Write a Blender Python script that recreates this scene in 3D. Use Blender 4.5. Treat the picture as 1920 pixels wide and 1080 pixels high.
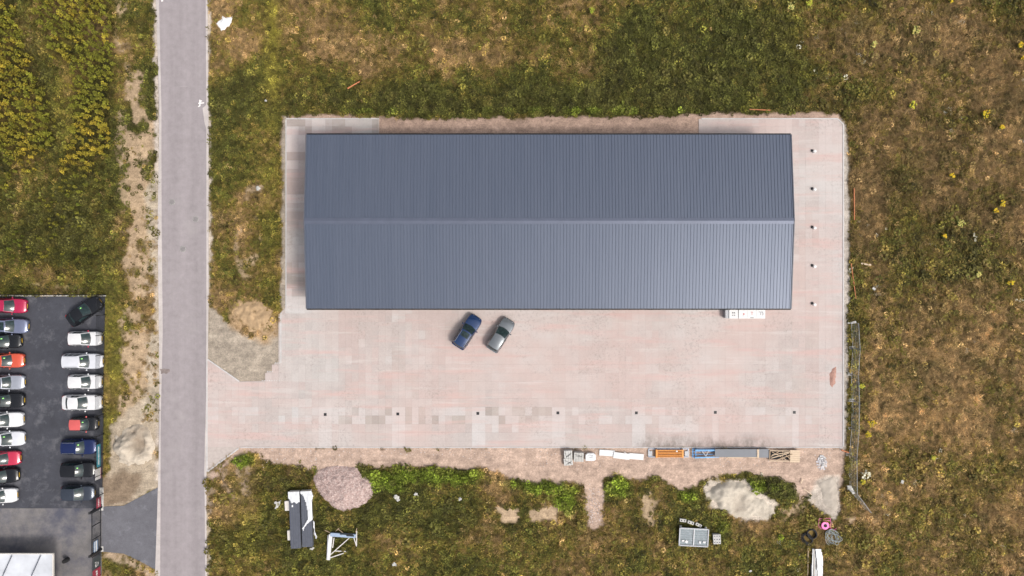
import bpy, math, random
import numpy as np
from mathutils import Vector, Matrix
R = math.radians
for o in list(bpy.data.objects): bpy.data.objects.remove(o)
scene = bpy.context.scene
C = scene.collection
random.seed(7); RNG = np.random.default_rng(7)

# ------------------------------------------------------------ camera, sky, sun
S = 0.064            # metres per photo pixel on the ground
H = 82.0             # camera height
cam = bpy.data.cameras.new('camera'); cam.sensor_fit = 'HORIZONTAL'
cam.angle = 2*math.atan(960*S/H); cam.clip_start = 1; cam.clip_end = 4000
camo = bpy.data.objects.new('camera', cam); C.objects.link(camo)
camo.location = (0, 0, H); scene.camera = camo
SUN_EL, SUN_AZ = 56, 327      # azimuth of the direction to the sun, counter-clockwise from +x
world = bpy.data.worlds.new('World'); scene.world = world; world.use_nodes = True
nt = world.node_tree; bg = nt.nodes['Background']
sky = nt.nodes.new('ShaderNodeTexSky'); sky.sky_type = 'NISHITA'; sky.sun_disc = False
sky.sun_elevation = R(SUN_EL); sky.sun_rotation = R(90-SUN_AZ)
sky.dust_density = 5.0; sky.air_density = 1.0; sky.ozone_density = 1.0
hs = nt.nodes.new('ShaderNodeHueSaturation'); hs.inputs['Saturation'].default_value = 0.35
nt.links.new(sky.outputs[0], hs.inputs['Color']); nt.links.new(hs.outputs[0], bg.inputs['Color'])
bg.inputs['Strength'].default_value = 0.13
sun = bpy.data.lights.new('sun', 'SUN'); sun.energy = 1.5; sun.angle = R(11); sun.color = (1, .93, .84)
suno = bpy.data.objects.new('sun', sun); C.objects.link(suno)
sd = Vector((math.cos(R(SUN_AZ))*math.cos(R(SUN_EL)), math.sin(R(SUN_AZ))*math.cos(R(SUN_EL)), math.sin(R(SUN_EL))))
suno.rotation_euler = sd.to_track_quat('Z', 'Y').to_euler(); suno.location = (60, -60, 90)
vs = scene.view_settings; vs.view_transform = 'Standard'; vs.look = 'None'; vs.gamma = 1; vs.exposure = 0.51

# ------------------------------------------------------------ helpers
def W(px, py, z=0.0):
    """photo pixel -> world point at height z"""
    f = S*(1-z/H)
    return Vector(((px-960)*f, (540-py)*f, z))
def tag(o, label=None, cat=None, group=None, kind=None):
    if label: o['label'] = label
    if cat: o['category'] = cat
    if group: o['group'] = group
    if kind: o['kind'] = kind
    return o
def empty(name, loc=(0, 0, 0), rz=0, label=None, cat=None, group=None):
    o = bpy.data.objects.new(name, None); C.objects.link(o)
    o.location = loc; o.rotation_euler = (0, 0, rz); o.empty_display_size = .3
    return tag(o, label, cat, group)
class MB:
    def __init__(s): s.v = []; s.f = []; s.c = []
    def add(s, vs, fs, col=None):
        b = len(s.v); s.v += [tuple(v) for v in vs]; s.f += [tuple(i+b for i in f) for f in fs]
        s.c += [col]*len(vs); return s
    def box(s, c, d, rz=0, rx=0, ry=0, col=None, M=None):
        M = M or Matrix.Translation(c) @ Matrix.Rotation(rz, 4, 'Z') @ Matrix.Rotation(ry, 4, 'Y') @ Matrix.Rotation(rx, 4, 'X')
        x, y, z = d[0]/2, d[1]/2, d[2]/2
        vs = [M @ Vector(p) for p in ((-x,-y,-z),(x,-y,-z),(x,y,-z),(-x,y,-z),(-x,-y,z),(x,-y,z),(x,y,z),(-x,y,z))]
        return s.add(vs, [(3,2,1,0),(4,5,6,7),(0,1,5,4),(1,2,6,5),(2,3,7,6),(3,0,4,7)], col)
    def bar(s, a, b, w, h, col=None):
        """square bar from a to b, w wide and h deep"""
        a = Vector(a); b = Vector(b); d = b-a; L = d.length
        q = d.to_track_quat('X', 'Z').to_matrix().to_4x4()
        return s.box(None, (L, w, h), M=Matrix.Translation((a+b)/2) @ q, col=col)
    def tube(s, pts, r, n=6, cap=True, col=None, closed=False):
        pts = [Vector(p) for p in pts]; vs = []; fs = []; m = len(pts)
        for i, p in enumerate(pts):
            if closed: d = pts[(i+1) % m]-pts[i-1]
            else: d = pts[min(i+1, m-1)]-pts[max(i-1, 0)]
            q = d.to_track_quat('Z', 'Y')
            for k in range(n):
                a = 2*math.pi*k/n; vs.append(p+q @ Vector((r*math.cos(a), r*math.sin(a), 0)))
        for i in range(m if closed else m-1):
            j = (i+1) % m
            for k in range(n):
                fs.append((i*n+k, i*n+(k+1) % n, j*n+(k+1) % n, j*n+k))
        if cap and not closed: fs += [tuple(range(n))[::-1], tuple((m-1)*n+k for k in range(n))]
        return s.add(vs, fs, col)
    def lathe(s, c, prof, n=16, axis='Z', col=None):
        q = {'Z': Matrix.Identity(3), 'Y': Matrix.Rotation(R(90), 3, 'X'), 'X': Matrix.Rotation(R(90), 3, 'Y')}[axis]
        vs = []; fs = []; m = len(prof)
        for r, z in prof:
            for k in range(n):
                a = 2*math.pi*k/n; vs.append(Vector(c)+q @ Vector((r*math.cos(a), r*math.sin(a), z)))
        for i in range(m-1):
            for k in range(n): fs.append((i*n+k, i*n+(k+1) % n, (i+1)*n+(k+1) % n, (i+1)*n+k))
        fs += [tuple(range(n))[::-1], tuple((m-1)*n+k for k in range(n))]
        return s.add(vs, fs, col)
    def prism(s, poly, z0, z1, col=None):
        n = len(poly)
        ar = sum(poly[i][0]*poly[(i+1) % n][1]-poly[(i+1) % n][0]*poly[i][1] for i in range(n))
        if ar < 0: poly = poly[::-1]
        vs = [(p[0], p[1], z0) for p in poly]+[(p[0], p[1], z1) for p in poly]
        fs = [tuple(range(n))[::-1], tuple(range(n, 2*n))]+[(i, (i+1) % n, n+(i+1) % n, n+i) for i in range(n)]
        return s.add(vs, fs, col)
    def grid(s, fn, nu, nv, flip=False, col=None):
        vs = [fn(i/nu, j/nv) for j in range(nv+1) for i in range(nu+1)]
        fs = []
        for j in range(nv):
            for i in range(nu):
                a = j*(nu+1)+i; f = (a, a+1, a+nu+2, a+nu+1); fs.append(f[::-1] if flip else f)
        return s.add(vs, fs, col)
    def mesh(s, name, smooth=None):
        me = bpy.data.meshes.new(name); me.from_pydata(s.v, [], s.f)
        if any(c is not None for c in s.c):
            at = me.color_attributes.new('col', 'FLOAT_COLOR', 'POINT')
            at.data.foreach_set('color', [x for c in s.c for x in ((*c, 1) if c is not None else (1, 1, 1, 1))])
        if smooth is not None:
            me.shade_smooth(); me.set_sharp_from_angle(angle=R(smooth))
        return me
    def build(s, name, mat, parent=None, smooth=None, **kw):
        return put(name, s.mesh(name, smooth), mat, parent, **kw)
def put(name, me, mat, parent=None, loc=None, rz=0, **kw):
    if mat is not None and not me.materials: me.materials.append(mat)
    o = bpy.data.objects.new(name, me); C.objects.link(o)
    if parent is not None: o.parent = parent
    if loc is not None: o.location = loc
    o.rotation_euler = (0, 0, rz)
    return tag(o, **kw)
def copy_tree(o, parent=None):
    c = o.copy(); C.objects.link(c); c.parent = parent
    for ch in list(o.children): copy_tree(ch, c)
    return c

# ------------------------------------------------------------ materials
def nodes(name):
    m = bpy.data.materials.new(name); m.use_nodes = True
    n = m.node_tree; b = n.nodes['Principled BSDF']; return m, n, b
def N(n, t, **kw):
    x = n.nodes.new('ShaderNode'+t)
    for k, v in kw.items(): setattr(x, k, v)
    return x
def noise(n, scale, detail=4, rough=.6, vec=None, stretch=None, world=True):
    t = N(n, 'TexNoise'); t.inputs['Scale'].default_value = scale; t.inputs['Detail'].default_value = detail
    t.inputs['Roughness'].default_value = rough
    if world: src = N(n, 'NewGeometry').outputs['Position']
    else: src = N(n, 'TexCoord').outputs['Object']
    if stretch:
        mp = N(n, 'Mapping'); mp.inputs['Scale'].default_value = stretch; n.links.new(src, mp.inputs[0]); src = mp.outputs[0]
    n.links.new(src, t.inputs['Vector']); return t.outputs['Fac']
def ramp(n, fac, stops):
    r = N(n, 'ValToRGB'); e = r.color_ramp.elements
    while len(e) < len(stops): e.new(.5)
    for k, (p, c) in zip(e, stops):
        k.position = p; k.color = (c, c, c, 1) if isinstance(c, (int, float)) else (*c, 1)
    n.links.new(fac, r.inputs[0]); return r.outputs[0]
def mix(n, a, b, fac, mode='MIX'):
    m = N(n, 'Mix', data_type='RGBA', blend_type=mode)
    for sock, v in ((m.inputs[0], fac), (m.inputs[6], a), (m.inputs[7], b)):
        if isinstance(v, (int, float)): sock.default_value = v
        elif isinstance(v, tuple): sock.default_value = (*v, 1)
        else: n.links.new(v, sock)
    return m.outputs[2]
def bump(n, b, fac, strength, dist):
    k = N(n, 'Bump'); k.inputs['Strength'].default_value = strength; k.inputs['Distance'].default_value = dist
    n.links.new(fac, k.inputs['Height']); n.links.new(k.outputs[0], b.inputs['Normal'])
def mat(name, col, rough=.6, metal=0, var=.15, scale=6, world=False, bmp=0, spec=.4, coat=0, stretch=None):
    m, n, b = nodes(name)
    f = noise(n, scale, 5, .65, world=world, stretch=stretch)
    lo = tuple(c*(1-var) for c in col); hi = tuple(min(1, c*(1+var)) for c in col)
    n.links.new(ramp(n, f, [(.3, lo), (.7, hi)]), b.inputs['Base Color'])
    b.inputs['Roughness'].default_value = rough; b.inputs['Metallic'].default_value = metal
    b.inputs['Specular IOR Level'].default_value = spec; b.inputs['Coat Weight'].default_value = coat
    b.inputs['Coat Roughness'].default_value = .06
    if bmp: bump(n, b, f, .6, bmp)
    return m
def mat_attr(name, rough=.9, var=((3, .2), (14, .25)), bmp=.02, stain=None):
    """colour from the vertex colours 'col', broken up by fine noise"""
    m, n, b = nodes(name)
    a = N(n, 'Attribute'); a.attribute_name = 'col'; c = a.outputs['Color']
    for sc, am in var:
        f = noise(n, sc, 4, .7); c = mix(n, c, ramp(n, f, [(.28, 1-am), (.72, 1+am)]), 1.0, 'MULTIPLY')
    if stain: c = stain(n, c)
    n.links.new(c, b.inputs['Base Color']); b.inputs['Roughness'].default_value = rough
    b.inputs['Specular IOR Level'].default_value = .15
    if bmp: bump(n, b, noise(n, 9, 6, .7), .8, bmp)
    return m
M = {}
M['white'] = mat('white_panel', (.60, .60, .60), .45, var=.05)
M['plastic_film'] = mat('white_film', (.60, .61, .63), .35, var=.12, scale=3, spec=.5)
M['foam'] = mat('foam', (.58, .55, .51), .8, var=.06)
M['dark_panel'] = mat('anthracite_panel', (.085, .092, .115), .38, var=.12, scale=2)
M['black_metal'] = mat('black_metal', (.012, .013, .016), .45, var=.2)
M['galv'] = mat('galvanised', (.36, .37, .39), .5, .5, var=.2, scale=9)
M['galv_mat'] = mat('galvanised_dull', (.34, .35, .37), .55, .2, var=.2, scale=9)
M['wood'] = mat('timber', (.42, .31, .21), .8, var=.25, scale=4, stretch=(1, 8, 8))
M['pale_wood'] = mat('pale_timber', (.55, .43, .31), .8, var=.18, scale=4, stretch=(1, 8, 8))
M['orange'] = mat('orange_paint', (.62, .24, .035), .5, var=.2)
M['orange_pipe'] = mat('orange_pipe', (.52, .19, .085), .6, var=.15)
M['blue'] = mat('blue_paint', (.03, .20, .46), .45, var=.2)
M['pale_blue'] = mat('pale_blue_steel', (.32, .40, .52), .45, .3, var=.15)
M['concrete'] = mat('concrete', (.42, .41, .39), .9, var=.2, scale=5, bmp=.01)
M['pale_concrete'] = mat('pale_concrete', (.48, .47, .45), .9, var=.12, scale=5)
M['rubber'] = mat('rubber', (.016, .016, .017), .8, var=.2)
M['rim'] = mat('alloy', (.45, .46, .48), .3, .8, var=.08)
M['glass'] = mat('car_glass', (.018, .032, .034), .12, var=.6, scale=3, spec=.35)
M['head'] = mat('headlight', (.62, .64, .66), .08, var=.12, scale=12, coat=1)
M['tail'] = mat('taillight', (.42, .012, .02), .12, var=.15, coat=1)
M['plate'] = mat('yellow_plate', (.65, .40, .03), .5, var=.05)
M['trim'] = mat('black_trim', (.018, .018, .02), .6, var=.15)
M['price'] = mat('price_card', (.30, .75, .18), .6, var=.05)
M['pink'] = mat('magenta_plastic', (.72, .07, .33), .4, var=.1)
M['grey_hose'] = mat('grey_hose', (.32, .36, .36), .5, var=.1)
M['print_dark'] = mat('print_dark', (.05, .05, .06), .6)
M['print_red'] = mat('print_red', (.45, .04, .05), .6)
M['banner_teal'] = mat('banner_teal', (.03, .17, .22), .6, var=.1)
M['banner_red'] = mat('banner_crimson', (.27, .035, .06), .6, var=.1)
M['banner_dark'] = mat('banner_charcoal', (.045, .055, .06), .6, var=.1)
M['banner_blue'] = mat('banner_blue', (.06, .16, .30), .6, var=.1)

# ------------------------------------------------------------ numpy noise and shapes in photo pixels
def vnoise(x, y, seed=0):
    xi = np.floor(x).astype(np.int64); yi = np.floor(y).astype(np.int64); xf = x-xi; yf = y-yi
    def h(a, b):
        k = (a*374761393+b*668265263+seed*1442695041) & 0xffffffff
        k = ((k ^ (k >> 13))*1274126177) & 0xffffffff
        return ((k ^ (k >> 16)) & 0xffff)/65535.0
    u = xf*xf*(3-2*xf); v = yf*yf*(3-2*yf)
    return (h(xi, yi)*(1-u)+h(xi+1, yi)*u)*(1-v)+(h(xi, yi+1)*(1-u)+h(xi+1, yi+1)*u)*v
def fbm(x, y, seed=0, o=4):
    t = 0; a = .5; n = 0
    for i in range(o):
        t = t+a*vnoise(x*2**i+i*17.3, y*2**i+i*9.1, seed+i); n += a; a *= .55
    return np.clip((t/n-.5)*1.5+.5, 0, 1)
def sdist(px, py, poly):
    """signed distance (positive inside), photo pixels"""
    d = np.full(px.shape, 1e9); ins = np.zeros(px.shape, bool); n = len(poly)
    for i in range(n):
        x0, y0 = poly[i]; x1, y1 = poly[(i+1) % n]; dx, dy = x1-x0, y1-y0
        t = np.clip(((px-x0)*dx+(py-y0)*dy)/max(dx*dx+dy*dy, 1e-9), 0, 1)
        d = np.minimum(d, (px-x0-t*dx)**2+(py-y0-t*dy)**2)
        if y0 != y1: ins ^= ((y0 > py) != (y1 > py)) & (px < (x1-x0)*(py-y0)/(y1-y0)+x0)
    d = np.sqrt(d); return np.where(ins, d, -d)
def sstep(a, b, x):
    t = np.clip((x-a)/(b-a), 0, 1); return t*t*(3-2*t)
def blob(px, py, cx, cy, rx, ry): return np.exp(-(((px-cx)/rx)**2+((py-cy)/ry)**2))
def lerp(a, b, t): return a+(b-a)*t

# ------------------------------------------------------------ the plan of the site (photo pixels on the ground)
ROAD = [(293,-260),(294,0),(298,200),(300,420),(300,620),(298,800),(297,960),(295,1090),(293,1340),
        (386,1340),(387,1090),(386,960),(386,880),(388,740),(390,560),(390,250),(388,0),(387,-260)]
LOT = [(-330,556),(197,556),(194,700),(193,820),(191,953),(-330,953)]
FORE = [(-330,953),(191,953),(190,1120),(190,1340),(-330,1340)]
DRIVE = [(190,950),(232,948),(262,932),(296,914),(295,1070),(262,1052),(232,1038),(190,1034)]
YARD = [(536,222),(711,222),(711,275),(1315,275),(1315,222),(1570,222),(1582,232),(1582,838),(448,839),(388,884),
        (388,673),(450,715),(490,714),(500,712),(500,697),(514,697),(514,681),(527,681),(527,585),(536,577)]
BX0, BX1, BY0, BY1, EAVE, RIDGE = -23.14, 31.43, -2.31, 17.28, 5.0, 5.85
BLD = [(960+BX0/S, 540-BY1/S), (960+BX1/S, 540-BY1/S), (960+BX1/S, 540-BY0/S), (960+BX0/S, 540-BY0/S)]
SOIL_S = (.40,.295,.235); SOIL_N = (.33,.235,.185); SAND = (.46,.40,.335); GREY = (.30,.255,.205); ORANGE = (.35,.24,.14); TAN = (.38,.28,.185)
# polygon, colour, soft edge, edge noise, bareness
SOILS = [
 ([(388,892),(448,836),(1584,836),(1582,890),(1572,960),(1545,965),(1530,935),(1512,925),(1500,950),(1486,905),(1440,893),(1400,885),(1320,903),(1300,912),(1275,924),(1235,899),(1136,898),(1133,985),(1113,998),(1098,985),(1096,906),(1050,908),(965,898),(900,879),(700,877),(590,884),(500,868),(480,850),(455,850),(420,880),(400,900)], SOIL_S, 5, 7, 1),
 ([(526,214),(700,216),(760,221),(1000,219),(1250,217),(1330,211),(1565,210),(1584,222),(1584,290),(526,290)], SOIL_N, 4, 5, 1),
 ([(1576,222),(1591,235),(1593,420),(1592,600),(1590,740),(1587,840),(1576,845)], (.36,.32,.28), 3, 4, 1),
 ([(528,214),(542,214),(542,590),(526,590)], GREY, 3, 5, 1),
 ([(388,570),(408,580),(428,605),(460,628),(500,632),(520,610),(530,600),(530,720),(450,722),(386,680)], GREY, 4, 5, 1),
 ([(424,580),(455,562),(480,558),(505,567),(518,582),(524,612),(500,640),(460,630),(430,606)], ORANGE, 8, 10, .8),
 ([(232,150),(262,130),(272,200),(294,230),(299,800),(240,800),(222,780),(236,600),(232,400),(228,250)], (.35,.255,.165), 10, 22, .82),
 ([(217,-30),(243,-30),(245,130),(236,200),(234,420),(222,430),(219,160)], TAN, 8, 8, .55),
 ([(203,800),(232,780),(270,740),(299,700),(299,915),(235,950),(190,954),(192,905),(206,880)], (.34,.28,.21), 5, 8, .95),
 ([(192,900),(230,880),(262,885),(268,915),(235,942),(190,950)], (.20,.15,.105), 8, 10, .95),
 ([(1315,912),(1330,896),(1400,896),(1440,935),(1462,945),(1440,978),(1390,978),(1335,950)], SAND, 5, 7, 1),
 ([(1512,938),(1530,905),(1545,893),(1572,893),(1574,958),(1562,978),(1545,962)], (.40,.35,.30), 4, 6, 1),
 ([(1450,955),(1480,935),(1520,945),(1500,975),(1470,975)], TAN, 8, 12, .6),
 ([(934,950),(955,945),(976,950),(975,980),(940,984)], TAN, 4, 8, .95),
 ([(988,950),(1050,946),(1046,982),(995,980)], TAN, 4, 10, .9),
 ([(1192,925),(1236,915),(1234,990),(1200,985)], TAN, 8, 14, .7),
 ([(434,470),(440,430),(468,405),(474,412),(448,440),(446,480),(470,520),(455,525)], TAN, 5, 7, .6),
 ([(480,410),(494,415),(496,470),(470,505),(458,490),(485,460)], TAN, 5, 7, .55),
 ([(462,345),(470,345),(468,390),(460,390)], TAN, 4, 6, .6),
 ([(478,350),(492,350),(490,360),(480,362)], TAN, 4, 6, .8),
 ([(384,-30),(394,-30),(396,250),(397,560),(390,600),(384,560)], (.42,.36,.30), 3, 6, .8),
 ([(288,-30),(300,-30),(304,560),(303,900),(292,900),(288,500),(290,250)], (.44,.38,.33), 3, 7, .85),
 ([(274,360),(299,330),(300,790),(270,790),(280,600)], (.40,.34,.27), 6, 12, .7),
 ([(384,880),(396,890),(396,1090),(384,1090)], (.40,.34,.27), 3, 5, .7),
 ([(388,890),(420,868),(470,868),(560,880),(585,905),(540,905),(470,925),(420,930),(396,960)], (.27,.20,.15), 14, 26, .55),
 ([(190,1032),(232,1036),(296,1072),(296,1100),(250,1070),(190,1046)], (.36,.27,.19), 4, 6, .8),
 ([(188,1046),(235,1042),(296,1085),(296,1130),(190,1130)], (.28,.2,.13), 14, 20, .4),
 ([(-30,527),(190,527),(216,540),(200,556),(-30,556)], (.27,.21,.12), 5, 6, .35),
 ([(1628,965),(1650,955),(1655,975),(1635,980)], TAN, 5, 9, .7),
 ([(1585,970),(1605,968),(1603,985),(1588,985)], TAN, 4, 6, .8),
]
HEAPS = [[(213,832),(218,820),(232,808),(252,797),(270,795),(284,812),(290,840),(284,860),(266,872),(244,872),(226,862),(215,848)],
 [(1322,922),(1338,908),(1365,900),(1390,902),(1408,918),(1424,938),(1450,946),(1452,962),(1440,974),(1410,968),(1385,974),(1372,968),(1345,948)],
 [(588,896),(594,882),(612,874),(640,872),(668,876),(682,892),(700,902),(702,920),(696,936),(678,948),(660,956),(643,960),(622,950),(606,934),(592,914)],
 [(1536,905),(1548,897),(1570,898),(1571,930),(1566,955),(1552,955),(1540,930)],
 [(408,52),(410,38),(418,30),(428,33),(436,32),(437,44),(429,50),(424,60),(414,61)],
 [(546,917),(592,914),(594,1024),(550,1028)], [(1268,984),(1326,986),(1325,1021),(1268,1020)], [(1333,998),(1349,998),(1349,1016),(1333,1016)], [(1516,1024),(1540,1024),(1542,1090),(1516,1090)], [(1504,990),(1532,988),(1532,1012),(1506,1020)], [(1535,974),(1554,974),(1554,992),(1535,992)]]
def height(px, py):
    flat = np.maximum.reduce([sdist(px, py, p) for p in (ROAD, LOT, FORE, DRIVE, YARD, BLD)])
    k = sstep(-4, -45, flat)
    return -.02+k*(.30*(fbm(px/120, py/120, 31)-.35)+.10*fbm(px/34, py/34, 33))
def soils(px, py):
    """ground colour of bare soil and how bare it is"""
    col = np.zeros(px.shape+(3,)); bare = np.zeros(px.shape)
    e = (fbm(px/14, py/14, 5)-.5)*2; e2 = (fbm(px/40, py/40, 6)-.5)*2
    for poly, c, soft, amp, b in SOILS:
        xs = [p[0] for p in poly]; ys = [p[1] for p in poly]
        w = (px > min(xs)-50) & (px < max(xs)+50) & (py > min(ys)-50) & (py < max(ys)+50)
        if not w.any(): continue
        d = sdist(px[w], py[w], poly)+amp*(.7*e[w]+.5*e2[w])
        m = sstep(-soft, soft, d)
        if b < .9:      # patchy cover: weeds inside the bare area
            m = m*sstep(.62-b*.5, .75-b*.35, fbm(px[w]/16, py[w]/22, 9)*.5+fbm(px[w]/45, py[w]/60, 10)*.5)
        col[w] = lerp(col[w], np.array(c), m[:, None]); bare[w] = np.maximum(bare[w]*(1-m)+m*min(1, b+.12), bare[w]*(1-m))
    return col, bare
PAL = dict(dgreen=(.085,.088,.020), green=(.150,.143,.028), olive=(.225,.172,.042), ygreen=(.27,.235,.045), bright=(.165,.215,.027),
           tan=(.43,.290,.142), brown=(.285,.180,.075), dark=(.10,.075,.028), pale=(.45,.36,.22))
PAL = {k: np.array(v) for k, v in PAL.items()}
DRY = [(850,80,75,65,.55),(700,95,130,50,.30),(640,60,80,50,.15),(1080,35,60,50,.45),(1000,98,80,30,.35),(620,110,60,60,.15),(960,110,60,30,.2),
 (1290,110,150,130,-.62),(820,192,420,34,-.55),(1130,190,120,40,-.4),(1180,90,40,80,-.3),(440,160,44,50,-.45),(430,60,40,40,.25),(450,100,30,40,.3),
 (450,270,60,90,.10),(420,420,30,60,.1),(480,560,20,60,.2),(1500,100,60,160,-.1),(1620,90,140,60,.25),(1590,170,60,60,-.35),(1640,60,60,40,.2),(1720,130,80,60,.1),
 (1630,380,28,110,.5),(1680,340,60,60,-.2),(1800,480,90,50,-.3),(1830,330,60,60,-.2),(1700,420,50,40,-.15),(1880,140,60,70,.1),(1870,20,50,30,-.45),
 (1760,760,150,180,.22),(1642,720,16,220,.32),(1700,690,40,40,-.2),(1830,690,40,30,-.3),(1690,870,90,60,-.2),(1650,800,26,80,-.15),(1830,930,90,90,-.1),
 (1596,700,14,260,-.4),(1820,1030,100,50,-.1),
 (700,990,200,50,-.22),(470,930,50,60,.1),(420,990,30,120,.25),(500,1040,60,60,-.1),(800,940,200,40,-.15),(980,1010,200,50,.22),(760,1040,120,30,.12),(1180,1040,90,40,.2),(1180,960,90,60,.05),
 (1300,950,70,60,-.3),(1420,1010,80,60,.35),(1330,1060,60,40,.3),(1480,1020,60,50,-.1),(1450,900,60,30,-.4),(1600,1000,60,60,.1),
 (120,400,120,70,-.3),(100,510,140,20,.35),(60,150,50,80,-.2),(270,100,20,120,-.35),(215,640,20,140,-.15)]
BRIGHT = [(790,893,120,17,1),(730,905,60,26,.8),(1010,908,80,20,.7),(1060,930,36,40,.6),(1160,915,36,26,.75),(1290,925,26,20,.7),(1420,912,46,14,.75),(455,862,22,14,1),(600,890,14,16,.8),(1590,890,8,80,.35),
 (1100,208,380,10,.4),(512,60,10,110,.0),(1350,985,30,40,.4),(270,60,14,120,.35),(700,208,120,8,.4)]
YEL = [(512,60,14,120,.9),(515,160,12,30,.8),(508,330,16,200,.35),(120,180,40,90,.12),(460,960,30,110,.45),(215,700,24,160,.4),(1480,70,40,60,.25),(1620,40,40,30,.35),(1390,900,40,20,.2),(110,215,25,60,.2),(1345,925,30,22,.5)]
DARKB = [(1140,150,40,70,.6),(1460,60,30,40,.5),(1600,80,30,50,.4),(1720,80,36,36,.5),(1560,200,50,16,.5),(1690,330,50,40,.5),(1800,430,60,40,.55),(1820,500,60,40,.55),(1680,480,30,20,.6),(1720,700,40,30,.5),(1830,680,20,14,.7),(800,196,420,18,.35),(420,440,26,40,.2),
 (120,420,140,60,.55),(60,460,60,40,.4),(440,160,36,40,.30),(500,900,50,14,.7),(560,890,30,14,.7),(430,1000,40,30,.4),(1650,470,60,60,.3),(1760,290,40,40,.35),(860,40,30,20,.3),(1240,180,90,34,.4),(700,180,200,20,.3),(1300,150,60,40,.25),(545,200,20,20,.3),
 (20,130,20,90,.3),(62,110,26,70,.85),(100,230,14,40,.6),(470,545,30,20,.1),(1395,225,10,10,.3),(1750,590,50,26,.35),(690,990,170,36,.3),(900,990,200,30,.2),(258,390,14,60,.5),(245,500,16,50,.5)]
def veg(px, py, jit):
    n1 = fbm(px/150, py/150, 1); n2 = fbm(px/46, py/46, 2, 5); n3 = fbm(px/15, py/15, 3, 4); n4 = fbm(px/70, py/70, 4)
    east = sstep(1440, 1600, px); north = sstep(230, 190, py)*(1-east)*sstep(500, 540, px)
    south = sstep(840, 880, py)*sstep(380, 400, px)*(1-sstep(1500, 1600, px)); west = sstep(230, 210, px)*sstep(560, 540, py)
    dry = .42+.27*east-.07*north-.04*south-.12*west+.70*(n1-.5)+(1.0-.42*east)*(n2-.5)
    for cx, cy, rx, ry, a in DRY: dry = dry+a*blob(px, py, cx, cy, rx, ry)
    dry = dry+jit*.42
    t = np.clip(dry, 0, 1)[:, None]
    stops = [(0, PAL['dgreen']), (.22, PAL['green']), (.45, PAL['olive']), (.62, PAL['brown']*.55+PAL['olive']*.45), (.82, PAL['tan']*.85), (1, PAL['tan'])]
    col = np.zeros((len(px), 3))
    for (a, ca), (b, cb) in zip(stops, stops[1:]):
        m = ((t >= a) & (t <= b))[:, 0]; col[m] = lerp(ca, cb, (t[m]-a)/(b-a))
    for cx, cy, rx, ry, a in YEL:
        col = lerp(col, PAL['ygreen'], (np.clip(a*blob(px, py, cx, cy, rx, ry)*(.55+.9*n3), 0, 1))[:, None])
    br = np.zeros(len(px))
    for cx, cy, rx, ry, a in BRIGHT: br = np.maximum(br, a*blob(px, py, cx, cy, rx, ry))
    br = sstep(.25, .6, br*(.6+.8*n3)); col = lerp(col, PAL['bright'], br[:, None])
    dk = np.zeros(len(px))
    for cx, cy, rx, ry, a in DARKB: dk = np.maximum(dk, a*blob(px, py, cx, cy, rx, ry))
    dk = np.clip(dk*(.45+.9*n3)*.85+.5*sstep(.62, .82, fbm(px/22, py/22, 12))*(.4+.4*east)+.6*sstep(.66, .80, fbm(px/7, py/7, 15)), 0, .8)
    col = lerp(col, PAL['dark']*.5+PAL['dgreen']*.45, dk[:, None])
    col = col*(.60+.80*n3)[:, None]
    col = col*(1-.20*east*sstep(640, 420, py)-.10*west-.08*north)[:, None]
    return col, np.clip(dry, 0, 1), br, dk, n3

# ------------------------------------------------------------ ground sheet
def axis(lo, hi, step):
    a = np.arange(lo, hi+.001, step); far = np.array([3, 8, 18, 40, 90, 200, 420.])
    return np.concatenate([lo-far[::-1], a, hi+far])
gx = axis(-66, 66, .25); gy = axis(-39, 39, .25)
GX, GY = np.meshgrid(gx, gy); px = 960+GX.ravel()/S; py = 540-GY.ravel()/S
gz = height(px, py)
gc, gb = soils(px, py)
vc = veg(px, py, np.zeros(len(px)))[0]*(1-.5*sstep(0, 12, np.maximum(sdist(px, py, [(-30,-40),(217,-40),(212,340),(-30,340)]), 0)))[:, None]
gcol = lerp(vc*.62+np.array((.05,.034,.014))*.5, gc, gb[:, None])
gcol *= (.78+.44*fbm(px/9, py/9, 40))[:, None]
def grid_mesh(name, X, Y, Z, col=None):
    ny, nx = X.shape; me = bpy.data.meshes.new(name)
    me.vertices.add(nx*ny); me.vertices.foreach_set('co', np.stack([X.ravel(), Y.ravel(), Z.ravel()], 1).astype(np.float32).ravel())
    i = (np.arange(ny-1)[:, None]*nx+np.arange(nx-1)[None, :]).ravel()
    q = np.stack([i, i+1, i+nx+1, i+nx], 1).astype(np.int32)
    me.loops.add(q.size); me.loops.foreach_set('vertex_index', q.ravel())
    me.polygons.add(len(q)); me.polygons.foreach_set('loop_start', np.arange(0, q.size, 4, dtype=np.int32))
    me.update(calc_edges=True); me.validate()
    if col is not None:
        at = me.color_attributes.new('col', 'FLOAT_COLOR', 'POINT')
        at.data.foreach_set('color', np.concatenate([col, np.ones((len(col), 1))], 1).astype(np.float32).ravel())
    me.shade_smooth(); return me
M['ground'] = mat_attr('ground', .95, ((1.3, .22), (5, .28), (17, .36)), .045, lambda n, c: mix(n, c, ramp(n, noise(n, .5, 6, .7, stretch=(.3, 2.2, 1)), [(.3, .80), (.7, 1.22)]), 1., 'MULTIPLY'))
put('ground', grid_mesh('ground', GX, GY, gz.reshape(GX.shape), gcol), M['ground'], kind='structure')

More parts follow.
